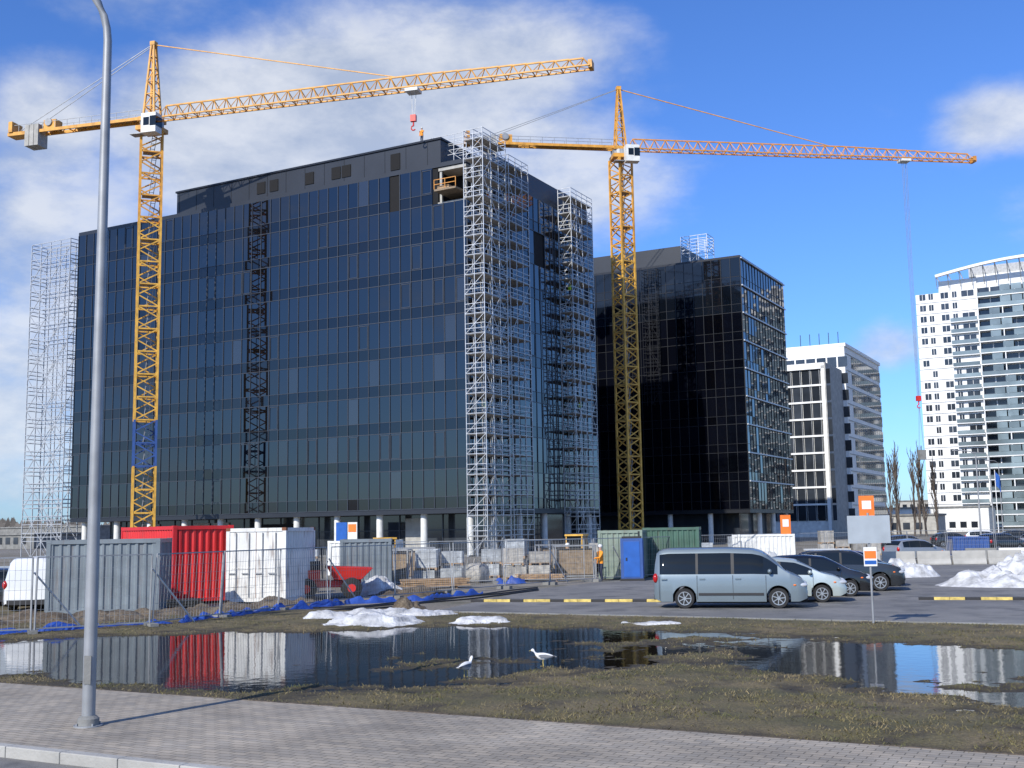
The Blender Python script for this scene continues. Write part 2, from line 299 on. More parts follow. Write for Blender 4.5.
# car park
b=MB(); pts=[(-2.8,38.75),(1,52),(8,64),(14,84),(40,130),(140,120),(110,-22)]; e0=st2w(95,32.9); pts[-1]=e0
b.add([(x,y,.004) for x,y in pts],[tuple(range(len(pts)))]); b.obj('car_park_asphalt',['asph'])
b=MB()
for i in range(70): b.bx(-20.5+i*1.0+.005,-20.5+i*1.0+.995,32.7,32.84,-.05,.05)
b.obj('car_park_kerb',['concd'],rz=TH,bevel=.012)
b=MB()
def ykerb(p,q,b=b):
    p=Vector((*p,.05));q=Vector((*q,.05));d=q-p;n=int(d.length/.5)
    for i in range(n): b.beam(p+d*(i/n),p+d*((i+.985)/n),.16,0 if i%3 else 1,.1)
ykerb((-1.65,43.5),(5.2,41.75)); ykerb((14,40.6),(27,36.6))
b.obj('painted_kerb',['ypaint','plast'],bevel=.01)
b=MB()
for i in range(6):
    o=Vector((4.0+i*.9,38.0+i*2.6,.008)); d=Vector((.974,-.228,0)); 
    if i>0: b.add([o+d*0,o+d*4.8,o+d*4.8+Vector((.02,.1,0)),o+Vector((.02,.1,0))],[(0,1,2,3)])
b.obj('parking_bay_markings',['whited'])
# ------------------------------------------------------------------ buildings
BR=R(-28.49)
def facade(G,F,axis,fixed,a0,a1,z0,nfl,fh,mod,out,skip=None,sp=.3,mw=.07,wins=.1,tilt=.004,mfun=None):
    def P(a,z,o): return (a,fixed+out*o,z) if axis=='x' else (fixed+out*o,a,z)
    n=max(1,round((a1-a0)/mod)); m=(a1-a0)/n
    def bar(aa,ab,za,zb,o0,o1):
        if axis=='x': F.bx(aa,ab,fixed+out*o0,fixed+out*o1,za,zb)
        else: F.bx(fixed+out*o0,fixed+out*o1,aa,ab,za,zb)
    for k in range(nfl):
        z=z0+k*fh
        for i in range(n):
            x0=a0+i*m
            if skip and skip(x0+m/2,k): continue
            for (za,zb,mt) in ((z,z+fh*sp,1),(z+fh*sp,z+fh,0)):
                if mfun: mt=mfun(k,mt)
                tx,tz=max(-.028,min(.028,random.gauss(0,tilt))),max(-.028,min(.028,random.gauss(0,tilt)))
                G.add([P(x0,za,.06-tx-tz),P(x0+m,za,.06+tx-tz),P(x0+m,zb,.06+tx+tz),P(x0,zb,.06-tx+tz)],[(0,1,2,3)],mt)
            bar(x0-mw/2,x0+mw/2,z,z+fh,.0,.13)
            bar(x0+mw/2,x0+m-mw/2,z-mw/2,z+mw/2,.0,.12)
            bar(x0+mw/2,x0+m-mw/2,z+fh*sp-mw*.35,z+fh*sp+mw*.35,.0,.115)
            if random.random()<wins:
                zz0,zz1=z+fh*sp+.1,z+fh-.15; t=.06
                bar(x0+.1,x0+.1+t,zz0,zz1,.0,.12); bar(x0+m-.1-t,x0+m-.1,zz0,zz1,.0,.12)
                bar(x0+.1+t,x0+m-.1-t,zz0,zz0+t,.0,.12); bar(x0+.1+t,x0+m-.1-t,zz1-t,zz1,.0,.12)
def scaff(b,x0,x1,y0,y1,z0,z1,bay=2.2,lift=2.,t=.07,mt=0,mp=1,axis='y',planks=True,diag=.6,rows=2):
    nx=max(1,rows-1) if axis=='y' else max(1,round((x1-x0)/bay)); ny=max(1,round((y1-y0)/bay)) if axis=='y' else max(1,rows-1)
    nz=max(1,round((z1-z0)/lift)); X=[x0+(x1-x0)*i/nx for i in range(nx+1)]; Yy=[y0+(y1-y0)*i/ny for i in range(ny+1)]; Zs=[z0+(z1-z0)*i/nz for i in range(nz+1)]
    for x in X:
        for y in Yy: b.beam((x,y,z0),(x,y,z1+.9),t,mt)
    for z in Zs[1:]:
        for zz in ((z,z+.5,z+1.0) ):
            if zz>z1+1: continue
            for y in (Yy if axis=='x' else [Yy[0],Yy[-1]]): b.beam((x0,y,zz),(x1,y,zz),t*.8,mt)
            for x in (X if axis=='y' else [X[0],X[-1]]): b.beam((x,y0,zz),(x,y1,zz),t*.8,mt)
        if planks:
            if axis=='y':
                for i in range(nx): b.bx(X[i]+.08,X[i+1]-.08,y0+.05,y1-.05,z-.1,z-.04,mp)
            else:
                b.bx(x0+.05,x1-.05,y0+.08,y1-.08,z-.1,z-.04,mp)
    for k in range(nz):
        if axis=='y':
            for x in (X[0],X[-1]):
                for i in range(ny):
                    if random.random()<diag:
                        a,c=(Yy[i],Yy[i+1]) if (i+k)%2 else (Yy[i+1],Yy[i]); b.beam((x,a,Zs[k]),(x,c,Zs[k+1]),t*.7,mt)
            b.beam((x0,Yy[0],Zs[k]),(x1,Yy[0],Zs[k+1]),t*.7,mt)
        else:
            for y in (Yy[0],Yy[-1]):
                for i in range(nx):
                    if random.random()<diag:
                        a,c=(X[i],X[i+1]) if (i+k)%2 else (X[i+1],X[i]); b.beam((a,y,Zs[k]),(c,y,Zs[k+1]),t*.7,mt)
# --- main office building
C1=(-4.4,115,0); B1=empty('office_building',C1,BR)
G=MB();F=MB(); FH=35.5/9
sk=lambda a,k:(k==8 and (a>-3.4 or -9.6<a<-8.2))
facade(G,F,'x',0,-57,0,4.8,9,FH,1.36,-1,skip=sk,tilt=.0045,mfun=lambda k,m:2 if (m==0 and random.random()<.04) else m)
G.obj('glazing',['glass','spandrel','blind'],B1); F.obj('mullions',['mull'],B1)
G=MB();F=MB()
facade(G,F,'y',0,0,31,4.8,9,FH,1.36,1,skip=lambda a,k:(k==8 and a<2.5) or (k==7 and 15<a<17),tilt=.008)
G.obj('side_glazing',['glassr','spandrel'],B1); F.obj('side_mullions',['mull'],B1)
b=MB()
b.bx(-56.9,-3.4,.05,30.8,4.6,40.25,0); b.bx(-3.4,-.05,.05,30.8,4.6,36.2,0); b.bx(-3.4,-.05,2.6,30.8,36.2,40.25,0)
b.bx(-57.05,.06,-.06,31.05,40.3,40.75,1); b.bx(-57.05,.06,-.06,31,4.3,4.76,1)
b.bx(-40.6,-3.2,.25,12,40.75,43.4,1); b.bx(-40.75,-3.05,.1,12.2,43.4,43.6,2)
b.bx(-1.8,-.2,6,30,40.75,43.0,1)
for s in np.arange(-40.2,-3.5,2.72): b.bx(s-.02,s+.02,.22,.26,40.75,43.4,2)
b.obj('walls',['dark','clad','mulld'],B1)
b=MB()
for x in (-27.5,-25.6,-20.5,-16.8,-15.4): b.bx(x-.6,x+.6,.17,.24,41.3,42.65,0)
b.bx(-9.5,-8.3,.17,.24,41.0,42.8,0)
b.obj('attic_openings',['dark'],B1)
b=MB()
b.bx(-54,-2.5,3.6,28,0,4.3,1)
for x in np.arange(-55.5,0,5.5):
    b.cyl((x,.9,0),(x,.9,4.3),.36,m=0,n=16)
for y in np.arange(6,31,6): b.cyl((-.9,y,0),(-.9,y,4.3),.36,m=0,n=16)
for x in np.arange(-54,-3,2.7): b.bx(x-.05,x+.05,3.5,3.6,0,4.3,2); b.bx(x+.05,x+2.65,3.5,3.58,2.6,2.7,2)
b.bx(-30,-25,3.2,3.5,.1,3.6,3); b.bx(-15.6,-14.2,-1.2,-1.1,1.4,3.6,4); b.bx(-14.1,-12.9,-1.2,-1.1,1.4,3.6,0); b.bx(-14.0,-13.0,-1.24,-1.205,2.6,3.4,5)
b.bx(-57,0,-.3,30,0,.12,6)
for x in (-48,-40,-37,-10): b.bx(x,x+2.4,3.45,3.55,.12,3.9,7)
b.obj('ground_floor',['whited','wglass','mull','dark','bluep','orangep','concd','conc'],B1)
b=MB()
b.bx(-3.0,-.4,-1.4,2.4,37.3,37.5,0); b.bx(-2.8,-1.4,-1.1,0,37.5,37.9,1); 
for x in (-3.0,-1.7,-.42): b.beam((x,-1.38,37.5),(x,-1.38,38.5),.06,2)
b.beam((-3.0,-1.38,38.5),(-.42,-1.38,38.5),.06,2); b.beam((-3.0,-1.38,38.0),(-.42,-1.38,38.0),.06,2)
b.bx(-3.4,-.05,-.05,2.6,36.2,36.5,3); b.bx(-3.4,-.05,.1,2.6,39.9,40.25,3)
for x in (-3.3,-.3): b.bx(x,x+.25,.2,.45,36.5,39.9,3)
b.obj('loading_platform',['woodd','wood','ora','conc'],B1)
b=MB(); scaff(b,-5.4,-.8,1.5,3.5,40.8,43.2,1.5,1.2,.06,planks=False,axis='x'); b.obj('roof_scaffold',['galv','plank'],B1)
def scaffold_obj(name,fn,rz=BR,loc=C1,mats=('galv','plank')):
    b=MB(); fn(b); return b.obj(name,mats,loc=loc,rz=rz)
scaffold_obj('scaffolding',lambda b:(scaff(b,.45,2.7,-1.2,3.6,0,42.2,bay=1.6,rows=3,t=.07,diag=.5),scaff(b,.45,2.5,4.6,9.0,0,41.0,bay=1.6,rows=2,t=.07,diag=.4)))
scaffold_obj('scaffolding',lambda b:scaff(b,.45,2.1,20.6,26.6,0,41.6,bay=1.7,rows=2,t=.075,diag=.6))
b=MB(); scaff(b,-65.8,-58.6,0,2.4,0,39.3,bay=1.8,lift=2.05,rows=2,t=.10,axis='x',planks=False,diag=1.); b.obj('scaffolding',['galv','plank'],loc=C1,rz=BR)
# --- black office building
C2=(32.5,159.5,0); B2=empty('office_building',C2,BR)
G=MB();F=MB(); facade(G,F,'x',0,-46,0,4.8,9,FH,1.4,-1,mw=.07,wins=0,tilt=.002,mfun=lambda k,m:1 if k>=7 else 0); G.obj('glazing',['glassb','glassu'],B2); F.obj('mullions',['mulld'],B2)
G=MB();F=MB(); facade(G,F,'y',0,0,22.5,4.8,9,FH,1.4,1,mw=.06,wins=0,tilt=.008); G.obj('side_glazing',['glassr','glassr'],B2); F.obj('side_mullions',['mulld'],B2)
b=MB(); b.bx(-45.9,-.05,.05,22.4,4.6,40.25,0); b.bx(-46,.06,-.06,22.5,40.3,40.6,1); b.bx(-46,.06,-.06,22.5,4.3,4.76,1); b.bx(-46,-9,1.2,16,40.6,43.4,2)
for k in range(1,10): b.bx(.14,.32,0,22.5,4.8+k*FH-.16,4.8+k*FH+.02,3)
b.obj('walls',['dark','mulld','clad','mulll'],B2)
b=MB(); b.bx(-42,-2.5,3,20,0,4.3,1)
for x in np.arange(-42,0,6): b.cyl((x,.9,0),(x,.9,4.3),.36,m=0,n=14)
for y in (7,14,21): b.cyl((-.8,y,0),(-.8,y,4.3),.36,m=0,n=14)
b.bx(-46,0,-.3,22,0,.12,2); b.obj('ground_floor',['whited','wglass','concd'],B2)
b=MB(); scaff(b,-9,-5,1,4,40.6,43.6,1.3,1.6,.08,planks=False,axis='x')
b.bx(-13,-11.5,1.5,3,40.6,42,0); b.obj('roof_scaffold',['galv','plank'],B2)
scaffold_obj('scaffolding',lambda b:scaff(b,-14.5,-12.3,-1.2,-.2,20,39,bay=1.1,lift=2,rows=2,t=.05,axis='x',planks=False),loc=C2,mats=('mulld','plank'))
# --- white framed office building
C3=(61.7,225,0); B3=empty('white_office_building',C3,BR)
b=MB();G=MB()
b.bx(-24,0,.2,14,0,33.5,0)
for k in range(9):
    z=3.2+k*3.35; 
    for x in np.arange(-23.6,-.8,1.9): G.add([(x,.12,z),(x+1.8,.12,z),(x+1.8,.12,z+2.95),(x,.12,z+2.95)],[(0,1,2,3)],0)
    b.bx(-24,0,-.1,.16,z+2.97,z+3.33,1)
for x in (-24,-12.4,-.65): b.bx(x,x+.65,-.35,-.11,0,33.6,1)
for x in np.arange(-22,-1,1.9): b.bx(x-.05,x+.05,.0,.1,3,33,2)
b.bx(-24,0,-.35,.1,33.0,34.2,1); b.bx(.0,.25,-.3,14,0,34.2,3)
b.bx(-30,1.0,14,50,0,39.2,1); b.bx(-30.2,1.3,13.9,50.2,39.2,39.9,1)
for k in range(10):
    z=3.4+k*3.5
    for y in np.arange(20,49,2.2):
        G.add([(1.04,y,z+.3),(1.04,y+1.9,z+.3),(1.04,y+1.9,z+2.7),(1.04,y,z+2.7)],[(0,1,2,3)],0)
    for x in np.arange(-29,0,2.2): G.add([(x,13.95,z),(x+1.9,13.95,z),(x+1.9,13.95,z+2.2),(x,13.95,z+2.2)],[(0,1,2,3)],0)
    b.bx(1.0,1.12,14.6,49.4,z+2.85,z+2.98,2)
for k in range(3): b.bx(-29+k*1.4,-28.1+k*1.4,13.5,13.7,40.0,41.8,4)
for x in np.arange(-9,0,2): b.beam((x,18,39.9),(x,18,43),.12,4)
b.obj('walls',['whited','white','galvd','conc','mulld'],B3); G.obj('windows',['wglass'],B3)
b=MB()
for k,(x0,h) in enumerate([(-16,1.3),(-14.6,1.3)]):
    b.bx(x0,x0+.2,-.2,-.05,34.3,35.8,0); b.bx(x0+.2,x0+.9,-.2,-.05,35.55,35.8,0); b.bx(x0+.2,x0+.8,-.2,-.05,34.95,35.15,0)
b.obj('roof_letters',['mulld'],B3)
# --- residential tower
C4=(113.5,317,0); B4=empty('apartment_tower',C4,BR); b=MB();G=MB();fh=3.1
b.bx(0,16,0,22,0,65.6,0); b.bx(6.2,16,-.02,22,65.6,68.8,0); b.bx(16,55,.5,24,0,69.5,0)
for k in range(21):
    z=1.0+k*fh
    for (x0,x1) in ((1.0,2.6),(3.4,4.6),(6.6,8.6),(9.6,10.8),(12.0,15.2)):
        if random.random()<.08: continue
        G.add([(x0,-.05,z+.9),(x1,-.05,z+.9),(x1,-.05,z+2.55),(x0,-.05,z+2.55)],[(0,1,2,3)],0)
        b.bx((x0+x1)/2-.05,(x0+x1)/2+.05,-.1,-.06,z+.9,z+2.55,0)
    b.bx(0,16,-.12,-.005,z+.02,z+.14,2)
    if k<19:
        b.bx(8.8,15.9,-1.1,-.13,z-.05,z+.16,0); G.bx(8.9,15.8,-1.1,-1.05,z+.2,z+1.2,1)
    b.bx(16.1,55,-1.6,.48,z-.05,z+.2,0)
    G.bx(16.2,55,-1.6,-1.54,z+.22,z+1.25,1)
    for x in np.arange(16.3,55,3.1): G.add([(x,.46,z+.2),(x+2.8,.46,z+.2),(x+2.8,.46,z+2.85),(x,.46,z+2.85)],[(0,1,2,3)],0)
    for x in np.arange(16.15,55,6.2): b.bx(x-.12,x+.12,-1.5,.45,z+.2,z+fh-.06,0)
    for x in np.arange(19,55,2.9):
        if random.random()<.65: G.add([(x,-1.52,z+1.3),(x+2.6,-1.52,z+1.3),(x+2.6,-1.52,z+2.9),(x,-1.52,z+2.9)],[(0,1,2,3)],1)
n=16
for i in range(n):
    a0=i/n;a1=(i+1)/n
    f=lambda a:(6+49*a, -2.6-2.4*math.sin(math.pi*a), 69.8+2.4*math.sin(math.pi*min(1,a*1.0)))
    p0,p1=f(a0),f(a1); b.beam(p0,p1,1.2,0,.7); b.beam((p0[0],p0[1]+.5,p0[2]),(p0[0],6,69.6),.25,0)
    b.beam((p0[0],-1,66.5),(p0[0],p0[1],p0[2]),.18,2)
b.bx(14,50,2,20,69.5,72.2,2)
b.obj('walls',['white','white','galvd','redp'],B4); G.obj('glazing',['wglass','rglass'],B4)
# ------------------------------------------------------------------ cranes
def crane(name,base,H,rz,jib,cj,apex,mrot,w0,blue=None,troll=28,drop=4,load=None,cm=(0,1)):
    e=empty(name,(*base,0)); b=MB(); hw=w0/2; sec=w0*1.1; nz=int((H-1.5)/sec); sec=(H-1.5)/nz
    cs=[(hw,hw),(-hw,hw),(-hw,-hw),(hw,-hw)]
    for k in range(nz):
        z0=k*sec;z1=z0+sec; m=1
        if blue and blue[0]<(z0+z1)/2<blue[1]: m=2
        if z0>H*.72: m=0
        for i in range(4):
            a,c=cs[i],cs[(i+1)%4]
            b.beam((*a,z0),(*a,z1),.23,m); b.beam((*a,z0),(*c,z0),.15,m)
            if k%2: a,c=c,a
            b.beam((*a,z0),(*c,(z0+z1)/2),.13,m); b.beam((*c,(z0+z1)/2),(*a,z1),.13,m); 
        b.beam((*cs[0],z0),(*cs[2],z0),.07,m)
        b.beam((-.2,0,z0),(.15,0,z1),.08,3); b.beam((.25,0,z0),(.6,0,z1),.08,3)
        for q in range(4): b.beam((-.2+.09*q,0,z0+sec*q/4),(.25+.09*q,0,z0+sec*q/4),.05,3)
        if k%2==0: b.bx(-hw*.8,hw*.8,-hw*.8,hw*.3,z0,z0+.06,3)
    b.bx(-2.6,2.6,-2.6,2.6,0,1.0,4)
    b.obj('mast',['yel','yel2','blu','galvd','conc'],e,rz=mrot)
    b=MB()
    b.bx(-hw-.15,hw+.15,-hw-.15,hw+.15,H-1.4,H-.9,0); b.cyl((0,0,H-.9),(0,0,H-.3),hw*1.15,m=3,n=20); b.bx(-hw,hw,-hw,hw,H-.3,H+.15,0)
    zt=apex
    for sy in (-.7,.7):
        b.beam((-.7,sy,H),(-.15,sy*.3,zt),.2,0); b.beam((.7,sy,H),(.15,sy*.3,zt),.2,0)
        for k in range(1,6):
            f=k/6; z=H+(zt-H)*f; ww=.7*(1-f)+.15*f; b.beam((-ww,sy*(1-f*.7),z),(ww,sy*(1-f*.7),z),.1,0)
            f2=(k-1)/6; w2=.7*(1-f2)+.15*f2; b.beam((w2 if k%2 else -w2,sy*(1-f2*.7),H+(zt-H)*f2),(-ww if k%2 else ww,sy*(1-f*.7),z),.09,0)
    for k in range(1,6):
        f=k/6; z=H+(zt-H)*f
        for sx in (-1,1): b.beam((sx*(.7*(1-f)+.15*f),-.7*(1-f*.7),z),(sx*(.7*(1-f)+.15*f),.7*(1-f*.7),z),.1,0)
    b.bx(-.3,.3,-.35,.35,zt-.1,zt+.35,0)
    nb=int(jib/1.5)
    for i in range(nb):
        x0=1+(jib-1)*i/nb; x1=1+(jib-1)*(i+1)/nb; h0=1.45 if x0<jib*.6 else 1.45-.5*(x0/jib-.6)/.4; wj=.65
        xm=(x0+x1)/2
        for sy in (-wj,wj):
            b.beam((x0,sy,H),(x1,sy,H),.15,1); b.beam((x0,sy,H),(xm,0,H+h0),.08,1); b.beam((xm,0,H+h0),(x1,sy,H),.08,1)
        b.beam((x0,-wj,H),(x0,wj,H),.08,1); b.beam((x0,-wj,H),(x1,wj,H),.06,1)
        if i<nb-1: b.beam((xm,0,H+h0),(xm+(jib-1)/nb,0,H+h0),.15,1)
    b.bx(jib-.2,jib+.2,-.6,.6,H-.2,H+.6,1)
    for sy in (-.6,.6): b.beam((-1,sy,H+.1),(-cj,sy,H+.1),.2,0,.35); b.beam((-1,sy,H+1.1),(-cj,sy,H+1.1),.05,3)
    for i in range(int(cj/1.6)): x=-1-i*1.6; b.beam((x,-.6,H+.1),(x,.6,H+.1),.1,0); b.beam((x,.6,H+.1),(x,.6,H+1.1),.05,3); b.beam((x,-.6,H+.1),(x,-.6,H+1.1),.05,3); b.beam((x,-.6,H+.1),(x-1.6,.6,H+.1),.08,0)
    b.bx(-cj*.55,-2,-.45,.45,H+.25,H+.31,3)
    b.bx(-cj-.1,-cj+2.2,-.75,.75,H-.15,H+.25,0); b.bx(-cj+.1,-cj+.6,-.9,.9,H+.25,H+1.5,0)
    for i in range(3): b.bx(-cj+2.3+i*.62,-cj+2.85+i*.62,-.85,.85,H-1.6,H+.9,4)
    b.bx(-cj+4.6,-cj+6.2,-.6,.6,H+.3,H+1.3,0); b.cyl((-cj+5.3,-.75,H+1.0),(-cj+5.3,.75,H+1.0),.45,m=3)
    for sy in (-.12,.12):
        b.beam((-.1,sy,zt),(-cj+1.6,sy*5,H+.4),.06,3)
    b.beam((.1,0,zt),(jib*.58,0,H+1.5),.1,0)
    b.bx(.2,2.0,-hw-1.35,-hw-.1,H-2.3,H-.1,5); b.bx(1.3,2.04,-hw-1.38,-hw-.07,H-1.6,H-.5,6); b.bx(.5,1.2,-hw-1.38,-hw-1.34,H-1.5,H-.6,6); b.bx(-1.3,.1,-hw-1.2,-hw-.1,H-2.3,H-2.2,3)
    b.bx(troll-.7,troll+.7,-.7,.7,H-.45,H-.12,5)
    for sy in (-.2,.2): b.beam((troll-.25,sy,H-.4),(troll-.1,sy*.5,H-drop),.035,3); b.beam((troll+.25,sy,H-.4),(troll+.1,sy*.5,H-drop),.035,3)
    b.bx(troll-.3,troll+.3,-.2,.2,H-drop-.7,H-drop,7); b.cyl((troll,0,H-drop-.7),(troll,0,H-drop-1.2),.08,m=7); b.tube([(troll+.25*math.cos(a),0,H-drop-1.4+.25*math.sin(a)) for a in np.linspace(1.6,5.6,8)],.07,7,6)
    if load:
        zl=H-drop-1.3
        for sx in (-1,1): b.beam((troll,0,zl),(troll+sx*.35,0,zl-load),.04,3)
        b.bx(troll-.45,troll+.45,-.3,.3,zl-load-1.3,zl-load,8)
    b.obj('slewing_part',['yel',cm[0],'blu','galvd','conc','whited','cglass','redp','concd'],e,rz=rz)
    return e
crane('tower_crane',(-39.8,124),48.7,R(-15.0),50.0,18.3,57.5,R(20),2.25,blue=(9.8,14.2),troll=31,drop=2.9,cm=('yel',))
crane('tower_crane',(14.9,148),52.5,R(8.7),50.6,20.8,60.8,R(35),2.1,troll=40.3,drop=33,load=6,cm=('ora',))
# ------------------------------------------------------------------ street lamp
b=MB(); e=empty('street_lamp',(-6.1,16.8,0))
pts=[(0,0,.0),(0,0,.25),(0,0,2),(0,0,5),(0,0,8.5),(0,0,10.2)]; rad=[.095,.092,.09,.08,.07,.062]
for i in range(1,9):
    a=i/8*1.35; pts.append((-1.1*(1-math.cos(a)),-.45*(1-math.cos(a)),10.2+1.2*math.sin(a))); rad.append(.058)
pts.append((-2.0,-.8,11.55)); rad.append(.05)
b.tube(pts,rad,0,16); b.cyl((0,0,0),(0,0,.03),.2,m=0,n=20)
b.tube([(0,0,.03),(0,0,.12),(0,0,.16)],[.15,.15,.1],1,20)
for a in range(4): b.cyl((.165*math.cos(a*1.57+.7),.165*math.sin(a*1.57+.7),.03),(.165*math.cos(a*1.57+.7),.165*math.sin(a*1.57+.7),.06),.014,m=0,n=6)
b.bx(-.05,.05,-.097,-.088,.6,1.0,1)
b.obj('pole',['galvd','concd'],e,smooth=40)
b=MB(); b.ell((-2.3,-.92,11.55),(.42,.15,.09),0,M3=Matrix.Rotation(R(22),3,'Z')); b.obj('luminaire',['galvd'],e,smooth=60)
# ------------------------------------------------------------------ vehicles
def interp(T,x):
    for i in range(len(T)-1):
        if x<=T[i+1][0]:
            a,c=T[i],T[i+1]; f=(x-a[0])/max(1e-6,c[0]-a[0]); f=max(0,f); return a[1]+(c[1]-a[1])*f
    return T[-1][1]
def car(name,loc,rz,L,W,T,B,side,wins,wheels,r,paint,lines=(),rails=False,scale=1,mirror=None,mould=True,front=None):
    e=empty(name,loc,rz); b=MB(); hw=W/2; ra=r+.055
    xs=set(np.round(np.arange(0,L+.001,.045),4))|{.012,.03,L-.012,L-.03,L}
    for xw in wheels: xs|={round(xw-ra+.003,4),round(xw+ra-.003,4),round(xw-ra-.003,4),round(xw+ra+.003,4)}
    for (a,c) in list(side)+list(wins): xs|={a,c}
    xs=sorted(x for x in xs if 0<=x<=L); rings=[]; info=[]
    def Ts(x):
        return (interp(T,max(0,x-.07))+2*interp(T,x)+interp(T,min(L,x+.07)))/4 if .12<x<L-.1 else interp(T,x)
    for x in xs:
        d=abs(x-L/2)/(L/2); ww=hw*(1-.05*d**3-.13*max(0,(d-.86)/.14)**2.2)
        zb=.2+.10*max(0,(d-.9)/.1)
        for xw in wheels:
            if abs(x-xw)<ra: zb=max(zb,r+math.sqrt(ra*ra-(x-xw)**2))
        t=Ts(x); bl=min(interp(B,x),t-.045)
        zb=min(zb,bl-.1)
        z3=max(zb+.03,min(.48,bl-.08)); z4=max(z3+.02,bl-.2)
        y5=.968*ww; g=t-bl
        y6=y5-.24*g*.8-.01; y7=y6-.06-.04*min(1,g*2); y8=y7*.72
        pr=[(0,zb+.01),(.78*ww,zb),(.975*ww,zb+.02),(ww,z3),(.995*ww,z4),(y5,bl),(y6,bl+.8*g),(y7,bl+.95*g),(y8,t),(0,t+.012)]
        ring=[(x,-y,z) for y,z in pr]+[(x,y,z) for y,z in pr[-2:0:-1]]
        rings.append(ring); info.append((t,bl))
    n=len(rings[0]); vs=[v for q in rings for v in q]; b.v=list(vs)
    for i in range(len(xs)-1):
        xm=(xs[i]+xs[i+1])/2; g=(info[i][0]-info[i][1]+info[i+1][0]-info[i+1][1])/2
        for j in range(n):
            jj=j if j<9 else n-1-j; k=(j+1)%n; m=0
            if jj==0: m=2
            elif jj==1: m=2
            elif jj==5 and g>.13 and any(a<=xm<=c for a,c in side): m=1
            elif jj==5 and g>.2 and side[0][0]<=xm<=side[-1][1]: m=2
            elif jj in (7,8) and any(a<=xm<=c for a,c in wins): m=1
            b.f.append((i*n+j,i*n+k,(i+1)*n+k,(i+1)*n+j)); b.m.append(m)
    b.f.append(tuple(range(n))[::-1]); b.m.append(0); b.f.append(tuple((len(xs)-1)*n+j for j in range(n))); b.m.append(0)
    body=b.obj('body',[paint,'cglass','plast'],e,smooth=32)
    b=MB()
    for s in (-1,1):
        y=s*(hw+.001)
        for x in lines: b.bx(x-.006,x+.006,y-.012*s,y+.001*s,.3,interp(B,x)-.03,0)
        if mould: b.bx(wheels[0]+ra+.08,wheels[1]-ra-.08,y-.01*s,y+.012*s,.42,.5,0)
        for x in lines[:-1] if len(lines)>1 else (): b.bx(x+.08,x+.26,y-.03*s,y+.02*s,interp(B,x)-.17,interp(B,x)-.13,1)
        mxx=mirror or (wheels[1]-.35); zb_=interp(B,mxx)+.07
        b.ell((mxx,s*(hw+.07),zb_+.03),(.07,.11,.08),1); 
    b.bx(L-.25,L+.015,-hw*.72,hw*.72,.24,.40,0); b.bx(-.02,.2,-hw*.75,hw*.75,.28,.45,0)
    b.bx(L-.02,L+.022,-.26,.26,.42,.52,2)
    b.bx(L-.12,L+.005,-hw*.5,hw*.5,.55,.66,0)
    if rails:
        for s in (-1,1): b.beam((wheels[0]-.2,s*hw*.66,interp(T,wheels[0])+.04),(wheels[1]-1.1,s*hw*.66,interp(T,wheels[1]-1.1)+.04),.035,3)
    b.obj('trim',['plast',paint,'whited','galv'],e,smooth=40)
    b=MB()
    for s in (-1,1):
        fx=front or (L-.2); zz=min(.74,interp(T,fx)-.12)
        b.ell((fx,s*hw*.80,zz),(.22,.13,.095),0); b.ell((.06,s*hw*.84,interp(B,.3)-.12),(.09,.11,.16),1)
        b.ell((fx-.18,s*(hw-.035),zz),(.05,.04,.03),2)
    b.obj('lights',['lamp','tail','orangep'],e,smooth=60)
    for ix,xw in enumerate(wheels):
        for s in (-1,1):
            b=MB(); yo=s*(hw-.03); yi=s*(hw-.24)
            prof=[(yi,r*.6),(yi,r*.93),(yi+s*.025,r),(yo-s*.025,r),(yo,r*.94),(yo-s*.004,r*.68)]
            rg=[[(xw+q*math.cos(a),y,r+q*math.sin(a)) for a in np.linspace(0,2*math.pi,28,endpoint=False)] for y,q in prof]; b.loft(rg,0)
            rg=[[(xw+q*math.cos(a),y,r+q*math.sin(a)) for a in np.linspace(0,2*math.pi,28,endpoint=False)] for y,q in ((yo-s*.004,r*.69),(yo+s*.003,r*.67),(yo+s*.002,r*.6),(yo-s*.05,r*.58))]; b.loft(rg,1,False)
            b.cyl((xw,yo-s*.06,r),(xw,yo-s*.05,r),r*.6,m=2,n=24)
            for k in range(7):
                a=k*2*math.pi/7+ix; p=Vector((xw,yo-s*.012,r)); d=Vector((math.cos(a),0,math.sin(a))); b.beam(p+d*.03,p+d*r*.6,.045,1,.03)
            b.cyl((xw,yo-s*.03,r),(xw,yo+s*.004,r),r*.16,m=1,n=14)
            b.obj('wheel',['tyre','rim','plast'],e,smooth=40)
    b=MB()
    b.bx(wheels[0]+ra,wheels[1]-ra,-hw*.8,hw*.8,.17,.3,0); 
    for xw in wheels: b.bx(xw-.05,xw+.05,-hw*.75,hw*.75,r-.05,r+.05,0)
    b.obj('underbody',['plast'],e)
    return e
M['pvan']=mat('blue_grey_car_paint',(.19,.235,.26),.34,.4,.05,1,coat=.5)
M['pgreen']=mat('silver_green_car_paint',(.46,.52,.50),.3,.4,.05,1,coat=.6)
M['pblack']=mat('black_car_paint',(.008,.008,.009),.2,0,.1,1,coat=.8)
M['pgrey']=mat('grey_car_paint',(.03,.034,.038),.25,.4,.05,1,coat=.8)
M['psilv']=mat('silver_car_paint',(.35,.36,.37),.3,.5,.05,1,coat=.6)
M['pwhite']=mat('white_car_paint',(.7,.71,.71),.3,0,.05,1,coat=.5)
M['pred']=mat('red_car_paint',(.4,.02,.02),.3,0,.05,1,coat=.5)
